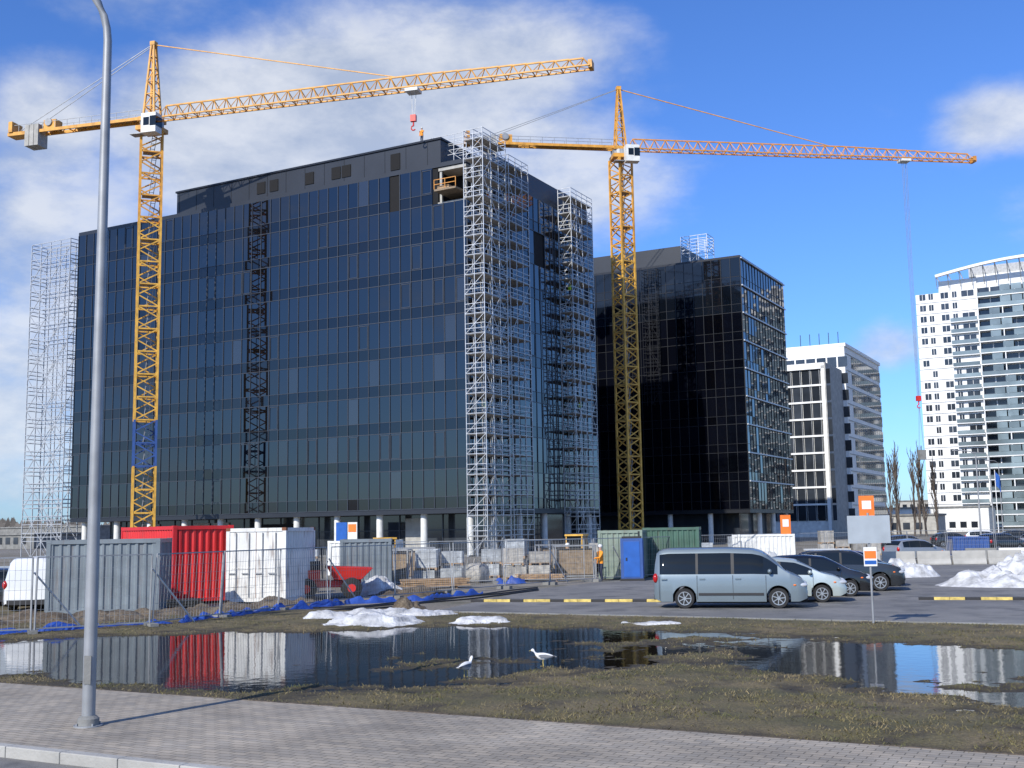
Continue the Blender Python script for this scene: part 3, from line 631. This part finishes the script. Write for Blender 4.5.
vanT=[(0,.9),(.02,1.3),(.07,1.78),(.18,1.9),(.5,1.945),(2.4,1.95),(3.2,1.91),(3.5,1.83),(3.75,1.66),(4.28,1.16),(4.5,1.06),(4.74,.94),(4.85,.8),(4.9,.6)]
van=dict(L=4.9,W=1.9,T=vanT,B=[(0,1.1),(3.2,1.1),(4.9,1.06)],side=[(.2,1.38),(1.46,2.52),(2.62,4.0)],wins=[(3.56,4.27)],wheels=(1.0,4.0),r=.325)
hatchT=[(0,.72),(.03,.95),(.12,1.12),(.42,1.42),(.8,1.49),(1.7,1.53),(2.4,1.46),(2.75,1.3),(3.3,1.0),(3.7,.9),(3.95,.78),(4.05,.66),(4.1,.5)]
hatch=dict(L=4.1,W=1.72,T=hatchT,B=[(0,.98),(2.5,.94),(4.1,.9)],side=[(.45,.95),(1.02,1.85),(1.93,2.98)],wins=[(.13,.42),(2.48,3.28)],wheels=(.72,3.28),r=.3)
suvT=[(0,.8),(.03,1.05),(.12,1.22),(.42,1.5),(.8,1.6),(1.9,1.64),(2.5,1.58),(2.85,1.42),(3.4,1.12),(3.9,1.04),(4.2,.93),(4.32,.8),(4.38,.6)]
suv=dict(L=4.38,W=1.82,T=suvT,B=[(0,1.08),(2.5,1.04),(4.38,1.0)],side=[(.48,1.0),(1.08,1.95),(2.03,3.1)],wins=[(.13,.42),(2.58,3.38)],wheels=(.8,3.46),r=.34)
def place(name,spec,cx,cy,rz,paint,**k):
    L=spec['L']; x=cx-math.cos(rz)*L/2; y=cy-math.sin(rz)*L/2
    return car(name,(x,y,.004),rz,paint=paint,**spec,**k)
CR=R(-13.2)
place('passenger_van',van,7.15,38.75,CR,'pvan',lines=(.18,1.42,2.57,3.62),mirror=3.75)
place('hatchback_car',hatch,9.5,41.1,CR,'pgreen',lines=(1.0,1.9,3.0),mirror=2.9,mould=False)
place('hatchback_car',hatch,11.3,44.0,CR,'pblack',lines=(1.0,1.9,3.0),mirror=2.9,mould=False)
place('suv_car',suv,13.35,47.1,CR,'pgrey',lines=(1.05,2.0,3.1),rails=True,mirror=3.0)
place('hatchback_car',hatch,14.6,50.3,CR,'pblack',lines=(1.0,1.9,3.0),mirror=2.9,mould=False)
place('hatchback_car',hatch,-20.3,46.5,R(100),'pblack',lines=(1.0,1.9,3.0),mould=False)
place('passenger_van',van,-17.6,44.0,R(95),'pwhite',lines=(.18,1.42,2.57,3.62))
for i,(x,y,pn,sp_,nm) in enumerate([(52,128,'pwhite',suv,'suv_car'),(57,131,'pgrey',hatch,'hatchback_car'),(63,136,'pwhite',van,'passenger_van'),(46,122,'pgrey',hatch,'hatchback_car'),(70,140,'pblack',suv,'suv_car'),(35,104,'pgrey',hatch,'hatchback_car'),(27.5,80,'psilv',hatch,'hatchback_car'),(41,98,'pblack',suv,'suv_car'),(47,104,'psilv',hatch,'hatchback_car')]):
    place(nm,sp_,x,y,R(-20+i*7),pn,mould=False)
# ------------------------------------------------------------------ containers
def container(name,loc,rz,L,H,paint,W=2.44,doors=True,rust=False):
    e=empty(name,loc,rz); b=MB(); c=.14
    for x in (0,L-c):
        for y in (0,W-c): b.bx(x,x+c,y,y+c,.02,H,0)
    for y in (0,W-c):
        for z in (.05,H-c): b.bx(c,L-c,y,y+c,z,z+c-.001,0)
    for x in (0,L-c):
        for z in (.05,H-c): b.bx(x,x+c,c,W-c,z,z+c-.001,0)
    b.bx(c,L-c,c,W-c,.12,.16,0)
    b.add([(0+.02,.02,H-.02),(L-.02,.02,H-.02),(L-.02,W-.02,H-.02),(.02,W-.02,H-.02)],[(0,1,2,3)])
    def corr(a0,a1,fn):
        p=.28; a=a0; pts=[]
        while a<a1-.01:
            for da,d in ((0,.0),(.07,.0),(.12,.045),(.23,.045)):
                if a+da<a1: pts.append((a+da,d))
            a+=p
        pts.append((a1,0)); vs=[];fs=[]
        for q,d in pts: vs+= [fn(q,d,.19),fn(q,d,H-c)]
        for i in range(len(pts)-1): fs.append((2*i,2*i+2,2*i+3,2*i+1))
        b.add(vs,fs,0)
    corr(c,L-c,lambda q,d,z:(q,.03+d,z)); corr(c,L-c,lambda q,d,z:(q,W-.03-d,z)); corr(c,W-c,lambda q,d,z:(L-.03-d,q,z))
    if doors:
        for k in (0,1):
            y0=c+.01+k*(W-2*c)/2; y1=y0+(W-2*c)/2-.02; b.bx(.03,.08,y0,y1,.2,H-c-.01,0)
            for zz in (.6,1.3,2.0): b.bx(.015,.03,y0+.08,y1-.08,zz,zz+.04,0)
            for q in (.25,.75):
                y=y0+(y1-y0)*q; b.cyl((.0,y,.22),(.0,y,H-.18),.022,m=1,n=6); b.bx(-.03,.01,y-.02,y+.28,1.1,1.15,1)
        b.bx(.022,.029,W*.5-.01,W*.5+.01,.2,H-.16,2)
    else: corr(c,W-c,lambda q,d,z:(.03+d,q,z))
    for x in (-.005,L-.17):
        for y in (-.005,W-.17):
            for z in (0.,H-.11): b.bx(x,x+.175,y,y+.175,z,z+.12,2 if rust else 0)
    b.obj('shell',[paint,'galvd','rust'],e); return e
container('shipping_container',(-15.9,39.4,0),R(7),3.75,2.55,'grayc',doors=False)
container('shipping_container',(-11.1,45.8,.05),R(126.9),6.06,2.95,'red',doors=False)
container('shipping_container',(-8.75,44.4,.02),R(79.6),3.2,2.85,'whitec',rust=True)
container('shipping_container',(-8.2,54.5,0),R(5),2.4,2.3,'grayc')
container('shipping_container',(4.3,60,0),R(-12),2.3,2.5,'greenl')
container('shipping_container',(6.9,62.5,0),R(-12),3.0,2.6,'greenc')
container('shipping_container',(33.2,88,0),R(-10),2.6,1.5,'blu')
container('site_cabin',(15,80,0),R(-10),4.2,2.0,'whited')
container('site_cabin',(9.0,78,0),R(-10),2.6,2.0,'wrap2')
container('site_cabin',(-11.6,72,0),R(-20),4,2.1,'whited')
b=MB(); b.bx(-.55,.55,-.55,.55,.12,2.1,0); b.bx(-.6,.6,-.6,.6,0,.12,1); b.bx(-.4,.4,-.57,-.555,.2,1.95,2); b.bx(-.48,.48,-.48,.48,2.1,2.2,1); b.bx(-.3,-.22,-.6,-.57,1.0,1.15,1)
b.cyl((.35,.35,2.2),(.35,.35,2.45),.05,m=1)
for x in (-.45,-.15,.15,.45): b.bx(.555,.57,x-.03,x+.03,.2,2.0,2)
b.obj('portable_toilet',['blu','plast','bluep'],loc=(5.9,58.5,0),rz=R(-8),bevel=.02)
def pallets(name,loc,rz,nx,ny,nz,wrap,top=None):
    b=MB()
    for i in range(nx):
        for j in range(ny):
            zt=0
            for k in range(nz):
                if k==nz-1 and random.random()<.35: continue
                x=i*1.3+random.uniform(-.09,.09); y=j*1.1+random.uniform(-.07,.07); z=zt
                for s in (0,.52,1.04): b.bx(x+s,x+s+.1,y,y+.95,z,z+.1,1)
                b.bx(x,x+1.15,y,y+.95,z+.1,z+.13,1); hh=random.uniform(.45,.95)
                b.bx(x+.02,x+1.12,y+.02,y+.93,z+.135,z+.135+hh,0); zt=z+.135+hh
                for q in (.3,.8): b.bx(x+q,x+q+.025,y+.012,y+.019,z+.14,z+.13+hh,2)
    return b.obj(name,[wrap,'wood','galvd'],loc=loc,rz=rz,bevel=.04)
pallets('pallet_stack',(-5.2,60,0),R(-4),2,2,2,'wrap'); pallets('pallet_stack',(-.6,61.5,0),R(3),2,2,2,'wrap2'); pallets('pallet_stack',(-3.4,57.2,0),R(8),1,1,1,'wood')
pallets('pallet_stack',(-3.2,64.6,0),R(-10),4,1,2,'wrap'); pallets('pallet_stack',(3.3,70,0),R(0),4,1,2,'wrap2')
pallets('pallet_stack',(24,96,0),R(0),5,1,2,'wrap2'); pallets('pallet_stack',(-20,80,0),R(0),5,1,2,'wrap')
pallets('pallet_stack',(12,92,0),R(5),6,1,2,'wrap')
def timber(loc,rz,n=5,L=3.):
    b=MB()
    for k in range(n):
        for j in range(6):
            b.box((random.uniform(-.1,.1),j*.16,.15+k*.09),(L+random.uniform(-.3,.3),.13,.07),j%2,random.uniform(-.03,.03))
    b.bx(-1,-.9,0,.9,0,.1,0); b.bx(.9,1,0,.9,0,.1,0); b.obj('timber_stack',['wood','woodd'],loc=loc,rz=rz)
timber((-3.6,53.5,0),R(20),4); timber((1.2,59,0),R(-20),3,2.4); timber((-12.5,41.6,0),R(10),3,2.2)
def bigbag(loc,mt='white'):
    b=MB(); rg=[]
    for z,r in ((0,.40),(.1,.5),(.45,.53),(.8,.48),(.92,.38),(.97,.15)): rg.append([(r*max(-.86,min(.86,1.25*math.cos(a)))*1.05,r*max(-.86,min(.86,1.25*math.sin(a))),z+.03*math.sin(a*3)) for a in np.linspace(0,6.283,20,endpoint=False)])
    b.loft(rg,0)
    for sx in (-.4,.4):
        for sy in (-.4,.4): b.tube([(sx,sy,.8),(sx*.9,sy*.9,1.15),(sx*.6,sy*.9,1.2),(sx*.4,sy,.9)],.02,0,5)
    b.obj('bulk_bag',[mt],loc=loc,smooth=50,rz=random.random())
for (x,y) in ((-9.3,52),(-1.9,59),(8.2,59.5),(9.6,66),(10.8,66.3),(14.5,73),(16,73.5)): bigbag((x,y,0),'whited' if x>0 else 'wrap2')
def barrier(loc,rz,mt='conc'):
    b=MB(); p=[(-.3,0),(.3,0),(.3,.1),(.12,.35),(.08,.85),(-.08,.85),(-.12,.35),(-.3,.1)]
    b.loft([[(x,y,z) for y,z in p] for x in (-1,1)],0); b.obj('concrete_barrier',[mt],loc=loc,rz=rz,bevel=.02)
for i in range(6): barrier((20+i*2.1,74-i*.3,0),R(-8))
for i in range(3): barrier((31.5+i*2.1,78.6-i*.4,0),R(-10),'whited' if i%2 else 'concd')
def rack(loc,rz):
    b=MB()
    for x in (0,2.2):
        for y in (0,1): b.beam((x,y,0),(x,y,1.7),.07,0)
        b.beam((x,0,1.7),(x,1,1.7),.06,0); b.beam((x,0,.1),(x,1,1.6),.05,0)
    for z in (.08,1.7): b.beam((0,0,z),(2.2,0,z),.07,0); b.beam((0,1,z),(2.2,1,z),.07,0)
    for k in range(5): b.bx(.1,2.1,.2+k*.12,.26+k*.12,.15,1.55,1 if k%2 else 2)
    b.obj('glass_panel_rack',['galvd','wrap','woodd'],loc=loc,rz=rz)
for (x,y,a) in ((2.2,63,5),(-7.6,59,-8),(-6.6,64,6),(1.4,67,12)): rack((x,y,0),R(a))
for i in range(4):
    b=MB()
    rg=[[(q*math.cos(a),y,.62+q*math.sin(a)) for a in np.linspace(0,2*math.pi,20,endpoint=False)] for y,q in ((0,.48),(0,.6),(1,.6),(1,.48),(0,.48))]; b.loft(rg,0,False)
    b.obj('concrete_pipe_ring',['conc'],loc=(10.0+i*1.3,70+i*.1,0),rz=R(-8+i*5))
e=empty('site_dumper',(-7.6,47.5,0),R(10)); b=MB()
b.loft([[(.2,-.7,.75),(.2,.7,.75),(1.3,.7,.75),(1.3,-.7,.75)],[(-.1,-.85,1.3),(-.1,.85,1.3),(1.75,.85,1.2),(1.75,-.85,1.2)]],0); b.bx(-1.3,1.3,-.45,.45,.45,.72,0); b.bx(-1.35,-.35,-.5,.5,.72,1.15,0); b.bx(-.8,-.35,-.3,.3,1.15,1.5,1)
for s in (-.5,.5): b.beam((-.25,s,.8),(-.3,s,2.1),.06,1)
b.beam((-.3,-.5,2.1),(-.3,.5,2.1),.06,1); b.cyl((-.15,0,1.2),(-.05,0,1.5),.03,m=1)
b.obj('body',['redp','plast'],e,bevel=.02); b=MB()
for x in (-.9,.9):
    for s in (-1,1): b.tube([(x,s*.5,.42),(x,s*.53,.42),(x,s*.8,.42),(x,s*.83,.42)],[.36,.42,.42,.36],0,18); b.cyl((x,s*.82,.42),(x,s*.85,.42),.17,m=1)
b.obj('wheels',['tyre','redp'],e,smooth=40)
def loader(loc,rz):
    e=empty('mini_loader',loc,rz); b=MB()
    b.bx(-1.5,0,-.55,.55,.6,1.25,0); b.bx(-.1,1.0,-.45,.45,.55,1.0,0); b.bx(-.7,.25,-.5,.5,1.25,2.2,1); b.bx(-.78,.33,-.58,.58,2.2,2.3,0)
    for x in (-.72,.22):
        for s in (-.52,.48): b.bx(x,x+.06,s,s+.06,1.25,2.2,0)
    for s in (-.4,.4): b.beam((.3,s,1.15),(1.9,s,.45),.12,0)
    b.loft([[(1.8,-.8,.1),(1.8,.8,.1),(1.75,.8,.75),(1.75,-.8,.75)],[(2.45,-.8,.1),(2.45,.8,.1),(2.0,.8,.6),(2.0,-.8,.6)]],2)
    for x in (-1,.75):
        for s in (-1,1): b.tube([(x,s*.45,.45),(x,s*.48,.45),(x,s*.75,.45),(x,s*.78,.45)],[.4,.45,.45,.4],3,18); b.cyl((x,s*.77,.45),(x,s*.79,.45),.2,m=0)
    b.obj('machine',['yel2','cglass','plast','tyre'],e)
loader((-7.6,66,0),R(200)); loader((3.4,67.5,0),R(160))
# ------------------------------------------------------------------ fence
def fence_run(name,P,step=3.5,h=2.0,tarp=False):
    P=[Vector((*p,0)) for p in P]; pts=[P[0]]
    for i in range(len(P)-1):
        d=P[i+1]-P[i]; n=max(1,round(d.length/step))
        for k in range(1,n+1): pts.append(P[i]+d*k/n)
    b=MB(); z0=.12
    for i in range(len(pts)-1):
        p,q=pts[i],pts[i+1]; d=(q-p).normalized(); p=p+d*.05; q=q-d*.05; L=(q-p).length
        lean=Vector((d.y,-d.x,0))*random.uniform(-.07,.07)
        U=lambda v,z:v+Vector((0,0,z))+lean*z
        for v in (p,q): b.beam(U(v,z0),U(v,h+z0),.042,0)
        for z in (z0+.05,h+z0): b.beam(U(p,z),U(q,z),.036,0)
        nv=int(L/.14)
        for k in range(1,nv): v=p+(q-p)*k/nv; b.beam(U(v,z0+.05),U(v,h+z0),.007,0)
        for z in np.arange(z0+.3,h,.27): b.beam(U(p,z),U(q,z),.007,0)
        b.box(tuple(q+d*.05+Vector((0,0,.07))),(.7,.24,.14),1,math.atan2(d.x,-d.y))
    return b.obj(name,['galvd','concd'])
fence_run('temporary_fence',[(-19,29.5),(-13.3,32.2),(-10.6,34.0),(-6.9,43.1),(1.65,55.4),(8.5,62.5)])
fence_run('temporary_fence',[(-7.5,56.5),(-1,57.5),(3.5,58.2)])
fence_run('temporary_fence',[(12,78),(32,86),(58,80)],h=1.9)
b=MB()
for (x,y) in ((-13.3,32.2),(-10.6,34.0),(-6.9,43.1),(1.65,55.4),(5,59.)): b.beam((x,y,1.7),(x+.9,y+1.3,.05),.04,0)
b.obj('fence_brace',['galv'])
def ribbon(name,P,w,mt,h=.18):
    P=[Vector((*p,0)) for p in P]; vs=[];nu=0;nv=9; 
    for i in range(len(P)-1):
        d=P[i+1]-P[i]; n=int(d.length/.14); nr=Vector((-d.y,d.x,0)).normalized()
        for k in range(n):
            c=P[i]+d*k/n; nu+=1
            ww=w*(.25+1.1*abs(mnoise.noise((c.x*.7,c.y*.7,5))))
            for j in range(nv):
                a=(j/(nv-1)-.5); x=c+nr*a*ww+nr*.5*mnoise.noise((c.x*.5,c.y*.5,2)); z=.05+h*max(0,.5*math.cos(a*3.1)+1.2*mnoise.noise((x.x*3,x.y*3,1)))
                vs.append((x.x,x.y,z if 0<j<nv-1 else -.02))
    gridmesh(name,np.array(vs),nu,nv,[mt])
ribbon('blue_tarpaulin',[(-17,31.3),(-13.2,33),(-10.4,34.9),(-7.6,41.2),(-6.3,43.2)],.95,'tarp',.22)
ribbon('blue_tarpaulin',[(-6.3,43.4),(-3.5,44.8),(-1.5,48.8)],.4,'tarp',.2)
ribbon('blue_tarpaulin',[(-.9,57.2),(.6,57.6)],1.6,'tarp',.35)
b=MB() # black hoses / cables trailing on the ground
for sd_ in range(3):
    pts=[]
    for i in range(40):
        f=i/39; x=-12+13*f; y=36.5+sd_*1.1+14*f*f; pts.append((x+.6*mnoise.noise((f*6,sd_,0)),y+.8*mnoise.noise((f*7,sd_,5)),.035))
    b.tube(pts,.03,0,6)
b.obj('cable_hose',['plast'],smooth=60)
def mound(name,c,rx,ry,h,mt,seed=0,rot=0,rough=.5,n=44):
    vs=[];
    for i in range(n):
        for j in range(n):
            u=i/(n-1)*2-1; v=j/(n-1)*2-1; r=math.hypot(u,v); x=u*rx;y=v*ry
            nn=mnoise.noise((x*1.1+seed*7,y*1.1,seed))*.8+mnoise.noise((x*3+seed*3,y*3,seed))*.35+mnoise.noise((x*8,y*8,seed))*.14
            z=h*(max(0,1-r*r)**.8)*(1+rough*nn)+h*.45*nn*rough*2*max(0,1-r) - .06*(1 if r>.6+.3*nn else 0)-.05*max(0,r-.8)*5
            xr=x*math.cos(rot)-y*math.sin(rot); yr=x*math.sin(rot)+y*math.cos(rot); vs.append((c[0]+xr,c[1]+yr,z if 0<i<n-1 and 0<j<n-1 else -.1))
    return gridmesh(name,np.array(vs),n,n,[mt])
for i,(x,y,rx,ry,h,rt) in enumerate([(-14,37.0,3.8,1.4,.26,.2),(-10.5,39.6,3.2,1.4,.26,.5),(-8.4,42.4,2.4,1.1,.24,.7),(-4.4,49,2.2,1.3,.25,.5),(-17.5,35,3,1.3,.28,.1),(-3.7,40.3,.7,.5,.28,.2)]): mound('soil_heap',(x,y),rx,ry,h,'dirt',i+1,rt,.9)
for i,(x,y,rx,ry,h,rt) in enumerate([(-4.3,33.9,2.0,1.1,.24,.0),(-4.9,36.4,2.1,1.1,.26,.3),(-2.9,36.8,1.5,.8,.2,.3),(-1.0,34.0,1.2,.8,.15,0),(3.8,32.2,1.4,.6,.11,-.3),(19.3,58,1.9,1.5,.6,0),(22.0,48.5,4.6,2.4,.7,-.2),(25.5,56,3.5,2,.85,0),(-6.0,49.6,1.4,1,.6,0),(37,78,4,2,1.0,0)]): mound('snow_heap',(x,y),rx,ry,h,'snow',i+11,rt,.75,n=56)
# ------------------------------------------------------------------ signs
b=MB(); e=empty('traffic_sign',(9.4,30.8,.0),R(-6)); b.cyl((0,0,-.05),(0,0,2.95),.03,m=0,n=12); b.bx(-.55,.55,-.055,-.035,2.15,2.88,1); b.bx(-.53,.53,-.034,-.03,2.3,2.34,0); b.bx(-.53,.53,-.034,-.03,2.7,2.74,0)
b.bx(-.17,.17,-.05,-.035,1.55,2.05,2); b.bx(-.15,.15,-.054,-.051,1.75,1.95,3); b.bx(-.15,.15,-.054,-.051,1.6,1.7,4); b.bx(-.14,.14,-.14,.14,-.04,.06,5)
b.obj('sign',['galvd','signb','white','orangep','bluep','concd'],e,bevel=.004)
def totem(loc,h,w=.9,rz=0.):
    b=MB(); b.cyl((0,0,0),(0,0,h),.06,m=0,n=10); b.bx(-w/2,w/2,-.1,-.04,h-1.3,h,1); b.bx(-w*.3,w*.3,-.115,-.101,h-.8,h-.3,2)
    b.bx(-w/2,w/2,-.1,-.04,h-2.2,h-1.35,3); b.bx(-w*.3,w*.3,-.115,-.101,h-1.9,h-1.6,2); b.bx(-.3,.3,-.3,.3,0,.2,4)
    b.obj('advertising_sign',['galvd','orangep','white','bluep','conc'],loc=loc,rz=rz)
totem((21.3,70,0),4.3,rz=R(-5)); totem((18.7,80,0),3.3,.7)
for (x,y,h) in ((62,150,11),(45,112,9),(80,190,12)):
    b=MB(); b.tube([(0,0,0),(0,0,h*.5),(0,0,h),(-.5,0,h+.4),(-1.6,0,h+.5)],[.1,.08,.06,.05,.05],0,8); b.ell((-1.9,0,h+.5),(.4,.15,.08),0); b.obj('street_lamp',['galvd'],loc=(x,y,0))
b=MB()
b.tube([(0,0,0),(0,0,9)],[.07,.04],0,8)
nv=[]
for i in range(9):
    for j in range(4): nv.append((.05+i*.08,.12*math.sin(i*.9+j*.4),8.9-j*.6-i*.12))
b.add(nv,[(i*4+j,(i+1)*4+j,(i+1)*4+j+1,i*4+j+1) for i in range(8) for j in range(3)],1)
b.obj('flag_pole',['white','bluep'],loc=(60.5,145,0))
# ------------------------------------------------------------------ seagulls
def gull(loc,rz,s=1.,pitch=0):
    e=empty('seagull',loc,rz); b=MB()
    pr=[(-.20,.012,.0),(-.16,.03,.0),(-.10,.055,-.005),(-.02,.075,-.01),(.06,.07,-.005),(.11,.05,.01),(.145,.036,.04),(.16,.031,.075),(.175,.034,.10),(.2,.034,.115),(.225,.02,.112),(.235,.008,.11)]
    rings=[]
    for i,(x,r,z) in enumerate(pr): rings.append([(x,r*.85*math.cos(a),.2+z+r*math.sin(a)) for a in np.linspace(0,2*math.pi,14,endpoint=False)])
    b.loft(rings,0); b.cyl((.228,0,.31),(.275,0,.298),.009,.004,1,8)
    for sy in (-1,1):
        w=[(.09,.06,.215),(.04,.073,.235),(-.06,.068,.235),(-.17,.035,.21),(-.27,.012,.195),(-.2,.04,.185),(-.08,.07,.175),(.04,.073,.18)]
        b.loft([[(x,sy*y,z) for x,y,z in w],[(x,sy*(y+.012),z) for x,y,z in w]],2)
        b.add([(-.17,sy*.05,.21),(-.3,sy*.02,.19),(-.2,sy*.053,.187)],[(0,1,2)],3)
        b.ell((.208,sy*.028,.322),(.006,.004,.006),3,6,4)
        b.cyl((-.01,sy*.03,.14),(0,sy*.032,.07),.007,.006,1,6); b.cyl((0,sy*.032,.07),(-.01,sy*.032,.0),.006,.006,1,6)
        b.add([(-.02,sy*.032,.006),(.05,sy*.032-.025,.004),(.055,sy*.032,.006),(.05,sy*.032+.025,.004)],[(0,1,2,3)],1)
    b.loft([[(-.18,-.03,.2),(-.18,.03,.2),(-.18,.03,.19),(-.18,-.03,.19)],[(-.27,-.035,.19),(-.27,.035,.19),(-.27,.035,.184),(-.27,-.035,.184)]],0)
    b.obj('body',['white','ypaint','gullg','plast'],e,smooth=50); e.scale=(s,s,s); return e
M['gullg']=mat('gull_grey_feathers',(.16,.17,.19),.8)
gull((-.94,21.75,-.012),R(60),1.05); gull((.52,23.2,-.012),R(172),1.0)
# ------------------------------------------------------------------ workers
def worker(loc,rz,vest,pose=0):
    e=empty('construction_worker',loc,rz)
    arm=.35 if pose else .0
    J={'pel':(0,0,.95),'sp':(.02,0,1.2),'ch':(.02,0,1.38),'nk':(.02,0,1.5),'hd':(.03,0,1.62),'ht':(.03,0,1.74),
       'lh':(0,.1,.9),'lk':(.05,.11,.5),'la':(0,.12,.08),'lt':(.14,.13,.04),'rh':(0,-.1,.9),'rk':(.02,-.11,.5),'ra':(-.08,-.12,.08),'rt':(.06,-.13,.04),
       'ls':(0,.2,1.42),'le':(.02+arm*.5,.26,1.16),'lw':(.1+arm,.24,.95+arm*.6),'lf':(.14+arm,.23,.87+arm*.7),'rs':(0,-.2,1.42),'re':(.02,-.26,1.16),'rw':(.1,-.24,.93),'rf':(.12,-.23,.85)}
    Rr={'pel':.15,'sp':.15,'ch':.16,'nk':.065,'hd':.1,'ht':.09,'lh':.1,'lk':.07,'la':.05,'lt':.045,'ls':.08,'le':.055,'lw':.04,'lf':.04}
    for k in list(Rr):
        if k[0]=='l': Rr['r'+k[1:]]=Rr[k]
    E=[('pel','sp'),('sp','ch'),('ch','nk'),('nk','hd'),('hd','ht'),('pel','lh'),('lh','lk'),('lk','la'),('la','lt'),('pel','rh'),('rh','rk'),('rk','ra'),('ra','rt'),('ch','ls'),('ls','le'),('le','lw'),('lw','lf'),('ch','rs'),('rs','re'),('re','rw'),('rw','rf')]
    K=list(J); me=bpy.data.meshes.new('figure'); me.from_pydata([J[k] for k in K],[(K.index(a),K.index(c)) for a,c in E],[])
    m=bpy.data.materials.new('workwear'); m.use_nodes=True; nn=m.node_tree.nodes; ll=m.node_tree.links
    t=nn.new('ShaderNodeTexCoord'); sp=nn.new('ShaderNodeSeparateXYZ'); cr=nn.new('ShaderNodeValToRGB'); ll.new(t.outputs['Object'],sp.inputs[0])
    mm=nn.new('ShaderNodeMath'); mm.operation='MULTIPLY'; mm.inputs[1].default_value=.5; ll.new(sp.outputs[2],mm.inputs[0]); ll.new(mm.outputs[0],cr.inputs[0]); ll.new(cr.outputs[0],nn['Principled BSDF'].inputs['Base Color'])
    cr.color_ramp.interpolation='CONSTANT'; el=cr.color_ramp.elements; el[0].color=(.02,.025,.05,1); el[0].position=0; el[1].position=.44; el[1].color=(*vest,1); z=el.new(.757); z.color=(.45,.28,.2,1)
    me.materials.append(m); o=bpy.data.objects.new('figure',me); sc.collection.objects.link(o); o.parent=e
    try:
        md=o.modifiers.new('skin','SKIN'); sv=me.skin_vertices[0].data
        for i,k in enumerate(K): sv[i].radius=(Rr[k],Rr[k]); sv[i].use_root=(k=='pel')
        s2=o.modifiers.new('sub','SUBSURF'); s2.levels=1; s2.render_levels=2
    except Exception as ex: print('skin',ex)
    b=MB(); b.ell((.03,0,1.74),(.13,.12,.1),0,12,8); b.ell((.1,0,1.72),(.1,.1,.015),0,12,6); b.obj('helmet',['white'],e,smooth=60)
def loc1(x,y,z,C=C1):
    c,s=math.cos(BR),math.sin(BR); return (C[0]+c*x-s*y,C[1]+s*x+c*y,z)
worker(loc1(1.0,1.5,14.03),R(200),(.55,.75,.03),1); worker(loc1(1.0,7,25.9),R(240),(.85,.25,.02)); worker(loc1(1.1,24,15.8),R(220),(.55,.75,.03)); worker(loc1(1.1,22,29.68),R(220),(.55,.75,.03),1); worker(loc1(1.0,3,36.1),R(220),(.85,.25,.02))
worker(loc1(-6,1.0,43.62),R(240),(.85,.3,.02),1); worker((3.0,65.5,0),R(230),(.55,.75,.03),1); worker((4.3,58.2,0),R(200),(.85,.3,.02),1)
# ------------------------------------------------------------------ trees
def bare_tree(name,loc,h,spread=.22,seed=0,m='twig'):
    rd=random.Random(seed); b=MB()
    def limb(p,d,L,r,lv):
        pts=[p];q=Vector(p);dd=Vector(d)
        for i in range(3):
            dd=(dd+Vector((rd.uniform(-.10,.10),rd.uniform(-.10,.10),.22))).normalized(); q=q+dd*L/3; pts.append(q.copy())
        b.tube(pts,[r,r*.8,r*.6,r*.3],0,4 if lv else 8)
        if lv<3:
            for k in range([40,8,4][lv]):
                f=rd.uniform(.12 if lv==0 else .2,1); i=min(2,int(f*3)); pp=pts[i].lerp(pts[i+1],f*3-i); a=rd.uniform(0,6.28)
                sd_=Vector((math.cos(a),math.sin(a),0)); limb(pp,(dd*.9+sd_*rd.uniform(.3,.6)*(spread/.22)).normalized(),L*rd.uniform(.15,.27),r*.38,lv+1)
    limb(Vector((0,0,0)),Vector((0,0,1)),h*.93,h*.014,0); return b.obj(name,[m],loc=loc)
for i,(rx,yy,h) in enumerate([(.324,200,12.5),(.333,206,15.5),(.345,210,14),(.355,214,16),(.365,205,13.5),(.35,222,15),(.33,218,14)]): bare_tree('bare_poplar_tree',(rx*yy,yy,0),h,.14,i)
n=9000; ang=(rng.random(n)-.5)*1.5; rr=480+rng.random(n)*140; x=np.sin(ang)*rr; y=np.cos(ang)*rr
hmax=np.array([9+5*mnoise.noise((a*14,0,0))+4*mnoise.noise((a*45,3,0)) for a in ang]); z=rng.random(n)**.8*hmax
b=MB()
for i in range(n):
    s=random.uniform(.5,1.6); t=random.uniform(1.5,4); b.add([(x[i]-s,y[i],max(0,z[i]-t*.6)),(x[i]+s,y[i],max(0,z[i]-t*.5)),(x[i]+random.uniform(-.6,.6)*s,y[i]+.5,z[i]+t*.5)],[(0,1,2)])
M['woods']=mat('distant_woods',(.11,.10,.09),.95,0,.3,.05,island=.35); b.obj('distant_tree_row',['woods'])
for i,(x,y,wd,dp,h,mt) in enumerate([(-150,330,40,20,5,'concd'),(-120,260,18,14,3,'concd'),(95,300,26,15,6,'whited'),(78,260,16,12,4,'conc'),(140,420,40,20,10,'conc'),(58,330,14,12,12,'concd')]):
    b=MB(); b.bx(0,wd,0,dp,0,h,0); b.bx(-.3,wd+.3,-.3,dp+.3,h,h+.4,1)
    for k in range(max(1,int(h/3.2))):
        for q in np.arange(1,wd-2,2.6): b.bx(q,q+1.5,-.06,-.01,k*3.2+1,k*3.2+2.5,2)
    b.obj('low_rise_building',[mt,'concd','wglass'],loc=(x,y,0),rz=BR)
